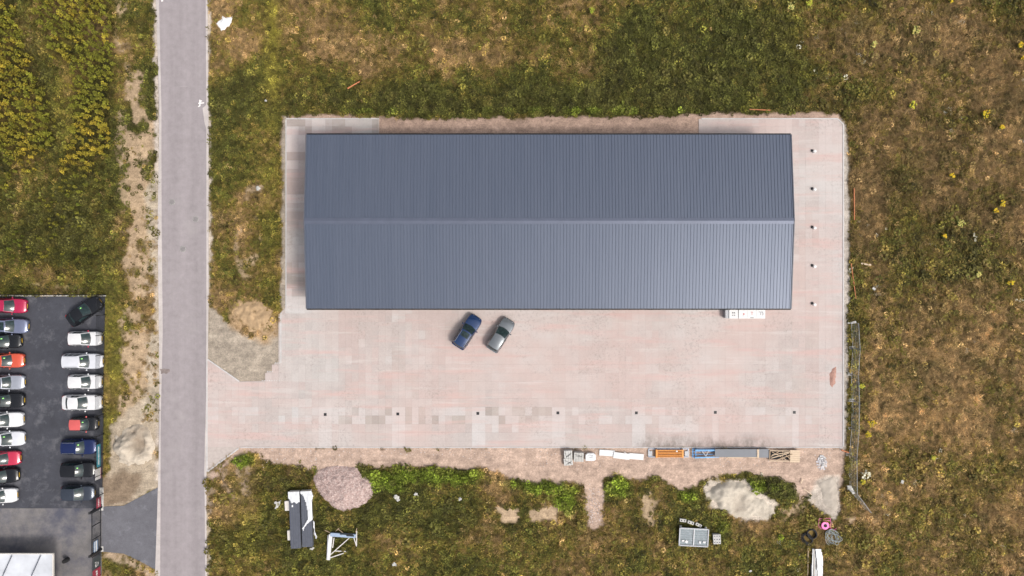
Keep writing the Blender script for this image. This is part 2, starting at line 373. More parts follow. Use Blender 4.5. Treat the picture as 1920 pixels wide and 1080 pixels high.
# ------------------------------------------------------------ road, parking, forecourt, driveway
def sheet(name, poly, z, m, **kw):
    mb = MB(); mb.prism([W(*p)[:2] for p in poly], -.3, z); return mb.build(name, m, kind='structure', **kw)
def asphalt(name, base, streak, amp, fine, patch=None):
    m, n, b = nodes(name)
    c = ramp(n, noise(n, .22, 5, .6, stretch=streak), [(.25, tuple(x*(1-amp) for x in base)), (.75, tuple(x*(1+amp) for x in base))])
    c = mix(n, c, ramp(n, noise(n, 1.1, 5, .7), [(.3, .88), (.7, 1.1)]), 1., 'MULTIPLY')
    c = mix(n, c, ramp(n, noise(n, 14, 3, .8), [(.3, 1-fine), (.7, 1+fine)]), 1., 'MULTIPLY')
    if patch: c = mix(n, c, patch[0], ramp(n, noise(n, patch[1], 5, .7), [(patch[2], 0), (patch[2]+.16, patch[3])]))
    n.links.new(c, b.inputs['Base Color']); b.inputs['Roughness'].default_value = .85
    b.inputs['Specular IOR Level'].default_value = .25; bump(n, b, noise(n, 30, 3, .7), .5, .006); return m
M['road'] = asphalt('road_asphalt', (.270,.242,.250), (2.6, .08, 1), .12, .05, ((.33,.305,.30), .18, .55, .5))
M['lot'] = asphalt('lot_asphalt', (.052,.054,.066), (1, 1, 1), .2, .14, ((.15,.15,.165), .45, .52, .6))
M['fore'] = asphalt('forecourt_paving', (.17,.16,.16), (1, 1, 1), .3, .14, ((.055,.06,.09), .14, .47, .8))
M['drive'] = asphalt('driveway_paving', (.120,.119,.134), (1, 1, 1), .15, .18, ((.21,.21,.235), .6, .56, .6))
sheet('road', ROAD, .03, M['road'])
sheet('parking_lot', LOT, .03, M['lot'])
sheet('forecourt', FORE, .026, M['fore'])
sheet('driveway', DRIVE, .022, M['drive'])
M['gutter'] = asphalt('gutter_concrete', (.44,.40,.385), (1, .6, 1), .1, .1, ((.30,.25,.2), .6, .58, .6))
L0 = [p for p in ROAD[:9]]; R0 = ROAD[9:]
sheet('road_edge', [(x-1.5+(3*math.sin(y*.01)), y) for x, y in L0]+[(x+4.2+1.2*math.sin(y*.013), y) for x, y in L0[::-1]], .034, M['gutter'])
sheet('road_edge', [(x+1.2, y) for x, y in R0]+[(x-2.0+.8*math.sin(y*.02), y) for x, y in R0[::-1]], .034, M['gutter'])
# pale edging strip round the parking lot's grass side
mb = MB(); mb.prism([W(*p)[:2] for p in [(-330,553.6),(199,553.6),(199,555.6),(-330,555.6)]], -.2, .05); mb.build('lot_edging', M['concrete'], kind='structure')

# ------------------------------------------------------------ paved yard: laid slab by slab
def yard_stain(n, c):
    P_ = N(n, 'SeparateXYZ'); n.links.new(N(n, 'NewGeometry').outputs['Position'], P_.inputs[0])
    def rng(sock, a, b, lo=0., hi=1.):
        m = N(n, 'MapRange'); m.clamp = True
        for i, v in zip((1, 2, 3, 4), (a, b, lo, hi)): m.inputs[i].default_value = v
        n.links.new(sock, m.inputs[0]); return m.outputs[0]
    def mul(a, b):
        m = N(n, 'Math', operation='MULTIPLY'); n.links.new(a, m.inputs[0]); n.links.new(b, m.inputs[1]); return m.outputs[0]
    big = noise(n, .055, 4, .6); c = mix(n, c, (.48,.365,.335), ramp(n, big, [(.40, 0), (.60, .6)]))
    c = mix(n, c, (.485,.455,.44), ramp(n, noise(n, .075, 5, .6, stretch=(.8, 1.5, 1)), [(.50, 0), (.68, .7)]))
    c = mix(n, c, (.50,.345,.315), ramp(n, noise(n, .55, 6, .62, stretch=(.16, 1.5, 1)), [(.52, 0), (.67, .66)]))       # long red dust streaks
    c = mix(n, c, (.53,.50,.485), ramp(n, noise(n, .7, 6, .62, stretch=(.14, 1.7, 1)), [(.57, 0), (.72, .5)]))
    sp = mul(ramp(n, noise(n, 3.2, 5, .85), [(.50, 0), (.66, 1)]), ramp(n, noise(n, .13, 5, .7), [(.46, 0), (.60, .68)]))      # grey weathered clusters
    c = mix(n, c, (.25,.225,.205), sp)
    # soil splashed over the paving along the stored materials
    e = mul(rng(P_.outputs[1], -17.2, -19.0), mul(rng(P_.outputs[0], 14, 17), rng(P_.outputs[0], 33, 30)))
    e = mul(e, ramp(n, noise(n, .9, 6, .75, stretch=(1, .6, 1)), [(.36, 0), (.62, 1)])); c = mix(n, c, (.17,.145,.13), e)
    return c
M['paver'] = mat_attr('paving_slab', .88, ((.8, .05), (7, .08)), .006, yard_stain)
M['bedding'] = mat('bedding_sand', (.40,.35,.325), .9, var=.1, scale=3, world=True)
yard = sheet('paved_yard', YARD, .02, M['bedding'])
BWX, BWY = .80, 1.02
def slab_tone(px, py, r):
    pink = np.array((.42,.355,.335)); grey = np.array((.40,.375,.36)); white = np.array((.46,.435,.425)); dk = np.array((.26,.24,.22))
    c = pink*(.98+.04*r[0])
    g = fbm(np.array([px/90]), np.array([py/90]), 21)[0]
    if g > .55: c = c*.5+grey*.5
    rg_ = random.Random(int((px-388)//25)*97+int((py-222)//48)*131); q = rg_.random()
    c = c*(.955+.09*rg_.random()); c = c*.72+white*.28 if q > .80 else c*.7+dk*.42 if q < .08 else c
    if px < 536+45 and py < 580:                              # west strip: dull bands
        v = vnoise(np.array([px/60+3]), np.array([py/21]), 4)[0]; c = (white if v > .58 else grey*.86 if v > .38 else dk*1.05)*(.94+.12*r[0])
    elif py < 258 and px < 711:
        v = vnoise(np.array([px/30]), np.array([py/40]), 8)[0]; c = (white if v > .6 else grey*.85 if v > .4 else dk*.95)*(.94+.12*r[0])
    elif px < 640 and py < 720 and px > 520: c = c*.3+grey*.7*(1.02+.1*r[1])
    elif px > 1540: c = c*.5+white*.5
    elif 764 < py < 797:                                         # the row of drains
        c = white*(.94+.06*r[1]) if r[0] > .62 else (dk*(1.05+.35*r[1]) if r[0] < .40 and 610 < px < 1050 else c*.5+grey*(.47+.06*r[1]))
    elif py > 815: c = c*.5+grey*.5
    elif 764 < py and (int(px/150) % 2 == 0) and r[0] > .8: c = white
    elif r[0] > .95: c = c*.6+white*.4
    elif r[0] < .04: c = c*.6+grey*.36
    for x in (610, 746, 896, 1046, 1193, 1341, 1489):
        if abs(px-x-2) < 9 and py > 764: c = white
    return tuple(c)
slabs = []
ix0, ix1 = int((388-960)*S/BWX)-2, int((1590-960)*S/BWX)+2
iy0, iy1 = int((540-890)*S/BWY)-2, int((540-215)*S/BWY)+2
cand = np.array([((i+.5)*BWX, (j+.5)*BWY) for i in range(ix0, ix1) for j in range(iy0, iy1)])
cpx = 960+cand[:, 0]/S; cpy = 540-cand[:, 1]/S
dY = sdist(cpx, cpy, YARD); dB = sdist(cpx, cpy, BLD)
keep = ((dY > 1.0) | ((dY > -11) & (cpx < 453) & ((cpy > 835) | (cpy < 722)))) & (dB < 4)
def clip_poly(poly, a, b, c):      # keep a*x+b*y<=c
    out = []
    for i in range(len(poly)):
        p, q = poly[i], poly[(i+1) % len(poly)]; dp = a*p[0]+b*p[1]-c; dq = a*q[0]+b*q[1]-c
        if dp <= 0: out.append(p)
        if (dp < 0) != (dq < 0) and dp != dq:
            t = dp/(dp-dq); out.append((p[0]+t*(q[0]-p[0]), p[1]+t*(q[1]-p[1])))
    return out
xE = (1582-960)*S-.19; yS = (540-838)*S+.02; yN = (540-222)*S-.10; xW = (388-960)*S
lst = []
for k in np.where(keep)[0]:
    x, y = cand[k]; r = (random.random(), random.random()); g = .003
    p = [(x-BWX/2+g, y-BWY/2+g), (x+BWX/2-g, y-BWY/2+g), (x+BWX/2-g, y+BWY/2-g), (x-BWX/2+g, y+BWY/2-g)]
    for a, b, c in ((1, 0, xE), (0, -1, -yS), (0, 1, yN), (-1, 0, -xW)): p = clip_poly(p, a, b, c) if len(p) > 2 else p
    if cpx[k] < 453:
        for q0, q1, sg in (((388,883), (448,839), 1), ((388,674), (450,715.5), -1)):
            if (sg > 0) != (cpy[k] > 780): continue
            A, B = W(*q0), W(*q1); nx_, ny_ = sg*(B.y-A.y), -sg*(B.x-A.x); p = clip_poly(p, nx_, ny_, nx_*A.x+ny_*A.y) if len(p) > 2 else p
    if len(p) < 3: continue
    if cpx[k] < 600 and cpy[k] < 577: p = clip_poly(p, -1, 0, -(536-960)*S-.1)
    if len(p) < 3: continue
    pr = 0 if (cpx[k] < 585 and cpy[k] < 580) or (cpy[k] < 262 and cpx[k] < 720) else 1 if 764 < cpy[k] < 800 else 2+abs(cpy[k]-700)/50
    lst.append((pr, p, .045+.008*random.random(), slab_tone(cpx[k], cpy[k], r)))
lst.sort(key=lambda t: t[0])
rest = MB()
for k, (pr, p, z, c) in enumerate(lst):
    if k < 290: MB().prism(p, -.05, z, c).build('paving_slab', M['paver'], yard)
    else: rest.prism(p, -.05, z, c)
rest.build('paving_slabs', M['paver'], yard, kind='stuff')
# kerb stones round the yard
M['kerb'] = mat('kerb_concrete', (.47,.455,.45), .85, var=.14, scale=1.5, world=True)
def kerb_run(a, b, w=.15):
    a = W(*a); b = W(*b); d = b-a; n = max(1, round(d.length/1.0)); L = d.length/n
    me = MB().box((0, 0, 0), (L-.012, w, .28)).mesh('kerb_stone'); me.materials.append(M['kerb'])
    for i in range(n): put('kerb_stone', me, None, kerb, loc=a+d*((i+.5)/n)+Vector((0, 0, -.07+.004*random.random())), rz=math.atan2(d.y, d.x))
kerb = empty('yard_kerb'); kerb['kind'] = 'structure'
kerb_run((1581,233), (1581,837)); kerb_run((1315,222.5), (1570,222.5), .12); kerb_run((537,222.5), (711,222.5), .12)
kerb_run((536.5,224), (536.5,576), .12); kerb_run((527,586), (527,680), .14); kerb_run((450,839), (1580,839), .10); kerb_run((389.5,884), (448,840.5), .16)
kerb_run((449,715), (390,674), .14); kerb_run((388.5,674), (388.5,884), .14); kerb_run((1570,222.5), (1581,233), .12)
# toothed half stones where the paving stops short
for run in [((490,716),(526,716)), ((500,699),(513,699)), ((515,683),(527,683))]:
    a = W(*run[0]); b = W(*run[1]); n = max(3, int((b-a).length/.26))
    me = MB().box((0, 0, 0), (.12, .12, .08)).mesh('half_stone'); me.materials.append(M['black_metal'] if 0 else M['kerb'])
    for i in range(n): put('half_stone', me, None, yard, loc=a.lerp(b, (i+.5)/n)+Vector((0, .16, .02)))

# ------------------------------------------------------------ vegetation
def veg_material():
    m, n, b = nodes('foliage')
    a = N(n, 'Attribute'); a.attribute_type = 'INSTANCER'; a.attribute_name = 'tint'
    s = N(n, 'Attribute'); s.attribute_name = 'col'
    c = mix(n, a.outputs['Color'], s.outputs['Color'], 1., 'MULTIPLY')
    n.links.new(c, b.inputs['Base Color']); b.inputs['Roughness'].default_value = .65; b.inputs['Specular IOR Level'].default_value = .25
    tr = N(n, 'BsdfTranslucent'); n.links.new(c, tr.inputs[0]); mx = N(n, 'MixShader'); mx.inputs[0].default_value = .3
    n.links.new(b.outputs[0], mx.inputs[1]); n.links.new(tr.outputs[0], mx.inputs[2]); n.links.new(mx.outputs[0], n.nodes['Material Output'].inputs[0])
    return m
M['foliage'] = veg_material()
protos = bpy.data.collections.new('plant_shapes')
def proto(name, mb):
    me = mb.mesh(name); me.materials.append(M['foliage']); o = bpy.data.objects.new(name, me); protos.objects.link(o); return o
def grass_tuft(n, h, spread, w, rnd, lean=0.):
    mb = MB()
    for i in range(n):
        a = rnd.gauss(0, .9) if lean and rnd.random() < .75 else rnd.uniform(0, 6.283); d = Vector((math.cos(a), math.sin(a), 0)); s = Vector((-d.y, d.x, 0))*w*rnd.uniform(.6, 1.4)
        b = d*rnd.uniform(0, spread*.4) if not lean else Vector((rnd.uniform(-1, 1)*spread*.7, rnd.uniform(-1, 1)*spread*.7, 0)); o = rnd.uniform(.5, 1.2)*spread; hh = h*rnd.uniform(.6, 1.2)
        p1 = b+d*o*.45+Vector((0, 0, hh*.7)); p2 = b+d*o+Vector((0, 0, hh*rnd.uniform(.55, 1.0))); k = rnd.uniform(.65, 1.35)
        mb.add([b-s, b+s, p1+s, p1-s, p2], [(0, 1, 2, 3), (3, 2, 4)], (k, k, k*.95))
    return mb
def leafy(n, h, spread, w, l, rnd, stem=True):
    mb = MB()
    for i in range(n):
        a = rnd.uniform(0, 6.283); d = Vector((math.cos(a), math.sin(a), 0)); s = Vector((-d.y, d.x, 0))
        z = h*rnd.uniform(.25, 1); b = d*rnd.uniform(0, spread)+Vector((0, 0, z)); t = rnd.uniform(-.5, .5); ll = l*rnd.uniform(.6, 1.3); ww = w*rnd.uniform(.6, 1.3)
        e = b+d*ll+Vector((0, 0, t*ll)); m = (b+e)/2+Vector((0, 0, ll*.12)); k = rnd.uniform(.6, 1.4)
        mb.add([b, m+s*ww, e, m-s*ww], [(0, 1, 2, 3)], (k, k, k*.9))
    if stem: mb.add([(-.02, 0, 0), (.02, 0, 0), (0, .01, h)], [(0, 1, 2)], (.6, .6, .4))
    return mb
rp = random.Random(3)
proto('a_grass_fine', grass_tuft(14, .22, .24, .014, rp)); proto('b_grass_broad', grass_tuft(12, .26, .20, .022, rp)); proto('c_grass_long', grass_tuft(20, .30, .24, .010, rp, 1.2))
proto('d_weed_low', leafy(15, .20, .13, .045, .15, rp, False)); proto('e_weed_round', leafy(18, .28, .14, .055, .13, rp, False)); proto('f_dry_stalks', grass_tuft(20, .24, .22, .010, rp, .8))
proto('g_crop_plant', leafy(26, .95, .12, .075, .24, rp)); proto('h_crop_plant', leafy(30, 1.1, .16, .07, .22, rp))
proto('i_flower_head', leafy(12, .05, .14, .05, .09, rp, False))
gn = bpy.data.node_groups.new('scatter', 'GeometryNodeTree')
gn.interface.new_socket('Geometry', in_out='INPUT', socket_type='NodeSocketGeometry'); gn.interface.new_socket('Geometry', in_out='OUTPUT', socket_type='NodeSocketGeometry')
gi = gn.nodes.new('NodeGroupInput'); go = gn.nodes.new('NodeGroupOutput'); ci = gn.nodes.new('GeometryNodeCollectionInfo'); ip = gn.nodes.new('GeometryNodeInstanceOnPoints')
ci.inputs['Collection'].default_value = protos; ci.inputs['Separate Children'].default_value = True; ci.inputs['Reset Children'].default_value = True
ip.inputs['Pick Instance'].default_value = True
def named(t, nm):
    x = gn.nodes.new('GeometryNodeInputNamedAttribute'); x.data_type = t; x.inputs['Name'].default_value = nm; return x.outputs[0]
e2r = gn.nodes.new('FunctionNodeEulerToRotation')
gn.links.new(gi.outputs[0], ip.inputs['Points']); gn.links.new(ci.outputs[0], ip.inputs['Instance'])
gn.links.new(named('INT', 'idx'), ip.inputs['Instance Index']); gn.links.new(named('FLOAT_VECTOR', 'rot'), e2r.inputs[0]); gn.links.new(e2r.outputs[0], ip.inputs['Rotation'])
gn.links.new(named('FLOAT_VECTOR', 'scl'), ip.inputs['Scale']); gn.links.new(ip.outputs[0], go.inputs[0])
def scatter(name, pts, idx, rot, scl, tint, label, cat):
    me = bpy.data.meshes.new(name); me.vertices.add(len(pts)); me.vertices.foreach_set('co', pts.astype(np.float32).ravel())
    for nm, ty, arr, key in (('idx', 'INT', idx.astype(np.int32), 'value'), ('rot', 'FLOAT_VECTOR', rot, 'vector'), ('scl', 'FLOAT_VECTOR', scl, 'vector')):
        me.attributes.new(nm, ty, 'POINT').data.foreach_set(key, np.ascontiguousarray(arr.ravel()))
    at = me.attributes.new('tint', 'FLOAT_COLOR', 'POINT'); at.data.foreach_set('color', np.concatenate([tint, np.ones((len(tint), 1))], 1).astype(np.float32).ravel())
    o = put(name, me, M['foliage'], label=label, cat=cat, kind='stuff'); md = o.modifiers.new('scatter', 'NODES'); md.node_group = gn; return o
def hard(px, py, grow=0):
    m = np.zeros(px.shape, bool)
    for p in (ROAD, LOT, FORE, DRIVE, YARD, BLD): m |= sdist(px, py, p) > -grow
    return m
def ground_points(step, x0=-65.5, x1=65.5, y0=-38.5, y1=38.5):
    X, Y = np.meshgrid(np.arange(x0, x1, step), np.arange(y0, y1, step)); X = X.ravel(); Y = Y.ravel()
    X = X+RNG.uniform(-.5, .5, len(X))*step; Y = Y+RNG.uniform(-.5, .5, len(Y))*step
    return X, Y, 960+X/S, 540-Y/S
CROPS = [[(-30,-40),(28,-40),(40,60),(70,130),(92,175),(108,240),(118,262),(80,300),(-30,330)],
         [(68,-40),(217,-40),(217,190),(208,262),(205,330),(160,345),(100,330),(135,262),(142,200),(132,130),(95,95),(75,50)]]
CROP2 = [(-30,300),(90,280),(205,320),(212,500),(120,505),(-30,480)]
def crop_mask(px, py):
    n = fbm(px/26, py/26, 50); m = np.zeros(px.shape)
    for p in CROPS: m = np.maximum(m, sstep(-6, 10, sdist(px, py, p)+14*(n-.5)))
    m = np.maximum(m*(1-.5*sstep(260, 330, py)), .40*sstep(-10, 20, sdist(px, py, CROP2))*sstep(.42, .65, fbm(px/34, py/34, 51)))
    return m
X, Y, px, py = ground_points(.205)
k = ~hard(px, py, 1.5); X, Y, px, py = X[k], Y[k], px[k], py[k]
_, bare = soils(px, py)
for hp_ in HEAPS: bare = np.maximum(bare, sstep(-3, 2, sdist(px, py, hp_)))
k = RNG.random(len(X)) > bare*1.02; X, Y, px, py = X[k], Y[k], px[k], py[k]
cm = crop_mask(px, py)
k = RNG.random(len(X)) > .6*cm; X, Y, px, py, cm = X[k], Y[k], px[k], py[k], cm[k]
jit = RNG.normal(0, 1, len(X))*.55; col, dry, br, dk, n3 = veg(px, py, jit)
lum = np.exp(RNG.normal(0, .38, len(X)))[:, None]; col = col*lum*(.64+.72*fbm(px/5.5, py/5.5, 77))[:, None]
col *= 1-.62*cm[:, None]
r = RNG.random(len(X)); leaf = np.clip(.55-.6*dry+.5*br+.35*dk, .06, .95)
idx = np.where(r < leaf, np.where(RNG.random(len(X)) < .5, 3, 4), np.where(dry > .55, np.where(RNG.random(len(X)) < .5, 5, 2), np.where(RNG.random(len(X)) < .5, 0, 1)))
lawn = ((px < 232) & (px > 190) & (py > 530)).astype(float)
sc = (.75+.55*RNG.random(len(X)))*(.75+.7*n3)*(1+.15*br+.25*dk)*(1-.45*lawn)
big = RNG.random(len(X)) < (.04+.07*sstep(1450, 1650, px)); sc = np.where(big, sc*np.where(dry > .55, 1.25, 1.6), sc)
strip = (px > 388) & (px < 530) & (py < 600); sc = np.where(strip, sc*.8, sc)
wind = fbm(px/80, py/80, 60)*6.28
rot = np.stack([RNG.normal(0, .22, len(X))+.25*np.cos(wind)*(dry > .5), RNG.normal(0, .22, len(X))+.25*np.sin(wind)*(dry > .5), np.where(idx == 5, wind*1.5+RNG.normal(0, .7, len(X)), RNG.uniform(0, 6.28, len(X)))], 1)
Z = height(px, py)-.02
# white and yellow specks of small flowers
fl = (RNG.random(len(X)) < .004*sstep(1350, 1500, px)*sstep(.5, .7, fbm(px/50, py/50, 70))*2)
col[fl] = np.array((.6,.58,.5)); 
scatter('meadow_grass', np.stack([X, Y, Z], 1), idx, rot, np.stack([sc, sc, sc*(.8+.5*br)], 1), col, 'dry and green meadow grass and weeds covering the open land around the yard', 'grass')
print('TUFTS', len(X))
# crop field in the corner across the road
X, Y, px, py = ground_points(.56, -66, -46, -1, 38.5)
k = (RNG.random(len(X)) < crop_mask(px, py)*.92) & (px < 219); X, Y, px, py = X[k], Y[k], px[k], py[k]
t = fbm(px/60, py/60, 80); tt = np.clip((t-.35)*1.8+RNG.normal(0, .25, len(X)), 0, 1)[:, None]
col = lerp(np.array((.20,.20,.028)), np.array((.40,.30,.04)), tt)*np.exp(RNG.normal(0, .22, len(X)))[:, None]
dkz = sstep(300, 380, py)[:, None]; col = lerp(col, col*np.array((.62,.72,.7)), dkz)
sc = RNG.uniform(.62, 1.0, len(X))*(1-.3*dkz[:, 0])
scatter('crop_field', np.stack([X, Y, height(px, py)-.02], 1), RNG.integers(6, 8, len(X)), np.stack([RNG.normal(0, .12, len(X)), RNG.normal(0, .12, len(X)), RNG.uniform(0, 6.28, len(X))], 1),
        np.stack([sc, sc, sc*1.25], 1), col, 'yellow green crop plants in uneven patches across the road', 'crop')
print('CROPS', len(X))

# ------------------------------------------------------------ warehouse
def roof_material():
    m, n, b = nodes('roof_steel')
    c = ramp(n, noise(n, .5, 4, .6, stretch=(2.5, .15, 1)), [(.3, (.083,.101,.143)), (.7, (.094,.112,.155))])
    c = mix(n, c, (.30,.32,.36), ramp(n, noise(n, 9, 2, .5), [(.76, 0), (.80, .5)]))
    n.links.new(c, b.inputs['Base Color']); b.inputs['Roughness'].default_value = .42; b.inputs['Metallic'].default_value = .3
    b.inputs['Specular IOR Level'].default_value = .5; return m
M['roof'] = roof_material()
wh = empty('warehouse', ((BX0+BX1)/2, (BY0+BY1)/2, 0), label='long warehouse with low gabled anthracite ribbed metal roof on the paved yard', cat='warehouse')
WL, WD = BX1-BX0, BY1-BY0
wm = mat('wall_panel', (.20,.21,.23), .5, var=.08, scale=1, world=True)
for sx in (-1, 1): 
    mb = MB(); x = sx*(WL/2-.25)
    poly = [(-WD/2+.25, 0), (WD/2-.25, 0), (WD/2-.25, EAVE-.16), (0, RIDGE-.16), (-WD/2+.25, EAVE-.16)]
    vsx = [(x-.06, p[0], p[1]-.05) for p in poly]+[(x+.06, p[0], p[1]-.05) for p in poly]
    mb.add(vsx, [(4,3,2,1,0), (5,6,7,8,9)]+[(i, (i+1) % 5, 5+(i+1) % 5, 5+i) for i in range(5)]); mb.build('gable_wall', wm, wh)
for sy in (-1, 1): MB().box((0, sy*(WD/2-.25), EAVE/2-.10), (WL-.62, .12, EAVE-.12)).build('wall', wm, wh)
dm = mat('sectional_door', (.13,.14,.16), .5, var=.08, scale=1)
for i in range(7):
    d = MB().box((-WL/2+5+i*7.4, -WD/2+.17, 1.95), (4, .05, 3.8)).build('sectional_door', dm, wh)
    for z in (.7, 1.4, 2.1, 2.8): MB().box((-WL/2+5+i*7.4, -WD/2+.14, z), (3.9, .02, .03)).build('door_seam', M['trim'], d)
NP = 50; PW = WL/NP; SL = math.hypot(WD/2, RIDGE-EAVE)
prof = []
for k in range(3):
    c = PW*(k+.5)/3
    prof += [(c-.050, 0), (c-.028, .048), (c+.028, .048), (c+.050, 0)]
prof = [(.0015, 0)]+prof+[(PW-.0015, 0)]
def roof_panel_mesh(sgn):
    mb = MB(); n = len(prof)
    ya, za, yb, zb = sgn*WD/2, EAVE, sgn*.02, RIDGE-.003
    a = [(x-PW/2, ya, za+z) for x, z in prof]; b = [(x-PW/2, yb, zb+z) for x, z in prof]
    fs = [(i, i+1, n+i+1, n+i) if sgn < 0 else (i+1, i, n+i, n+i+1) for i in range(n-1)]
    mb.add(a+b, fs)
    mb.add([(-PW/2+.0015, ya, za-.1), (PW/2-.0015, ya, za-.1), (PW/2-.0015, ya, za), (-PW/2+.0015, ya, za)], [(0, 1, 2, 3) if sgn < 0 else (3, 2, 1, 0)])
    me = mb.mesh('roof_panel'); me.materials.append(M['roof']); return me
for sgn in (-1, 1):
    me = roof_panel_mesh(sgn)
    for i in range(NP): put('roof_panel', me, None, wh, loc=(-WL/2+PW*(i+.5), 0, random.uniform(0, .003)))
mb = MB(); cw = .34; dz = cw*(RIDGE-EAVE)/(WD/2)
mb.add([(-WL/2-.03, -cw, RIDGE-dz+.05), (WL/2+.03, -cw, RIDGE-dz+.05), (WL/2+.03, 0, RIDGE+.06), (-WL/2-.03, 0, RIDGE+.06), (WL/2+.03, cw, RIDGE-dz+.05), (-WL/2-.03, cw, RIDGE-dz+.05)], [(0, 1, 2, 3), (3, 2, 4, 5)])
M['ridge'] = mat('ridge_steel', (.098,.112,.155), .42, .3, var=.08, scale=.6)
mb.build('ridge_cap', M['ridge'], wh)
for sx in (-1, 1):
    for sy in (-1, 1):
        MB().bar((sx*(WL/2+.02), sy*(WD/2+.02), EAVE+.0), (sx*(WL/2+.02), 0, RIDGE+.0), .10, .16).build('verge_trim', M['dark_panel'], wh)
for sy in (-1, 1):
    g = MB(); y = sy*(WD/2+.085)
    g.box((0, y+sy*.065, EAVE-.10), (WL+.1, .012, .14)); g.box((0, y, EAVE-.17), (WL+.1, .14, .012)); g.box((0, y-sy*.07, EAVE-.10), (WL+.1, .012, .10))
    g.build('gutter', M['black_metal'], wh)

# ------------------------------------------------------------ cars
def paint(name, col, metal=.15): d = max(col) < .1; return mat('paint_'+name, col, .25, metal, var=.05, scale=2, spec=.25 if d else .5, coat=.3 if d else .7)
P = {k: paint(k, c, mt) for k, c, mt in [('blue', (.009,.032,.105), .3), ('grey', (.155,.17,.185), .5), ('black', (.010,.011,.014), .1), ('white', (.60,.60,.61), 0), ('white2', (.55,.56,.60), .05),
     ('crimson', (.36,.008,.055), .1), ('greyblue', (.16,.18,.27), .4), ('orange', (.52,.075,.035), .1), ('silver', (.38,.40,.45), .5), ('red', (.45,.02,.06), .1), ('navy', (.012,.022,.085), .3), ('dgrey', (.045,.055,.075), .4), ('coral', (.52,.09,.085), 0)]}
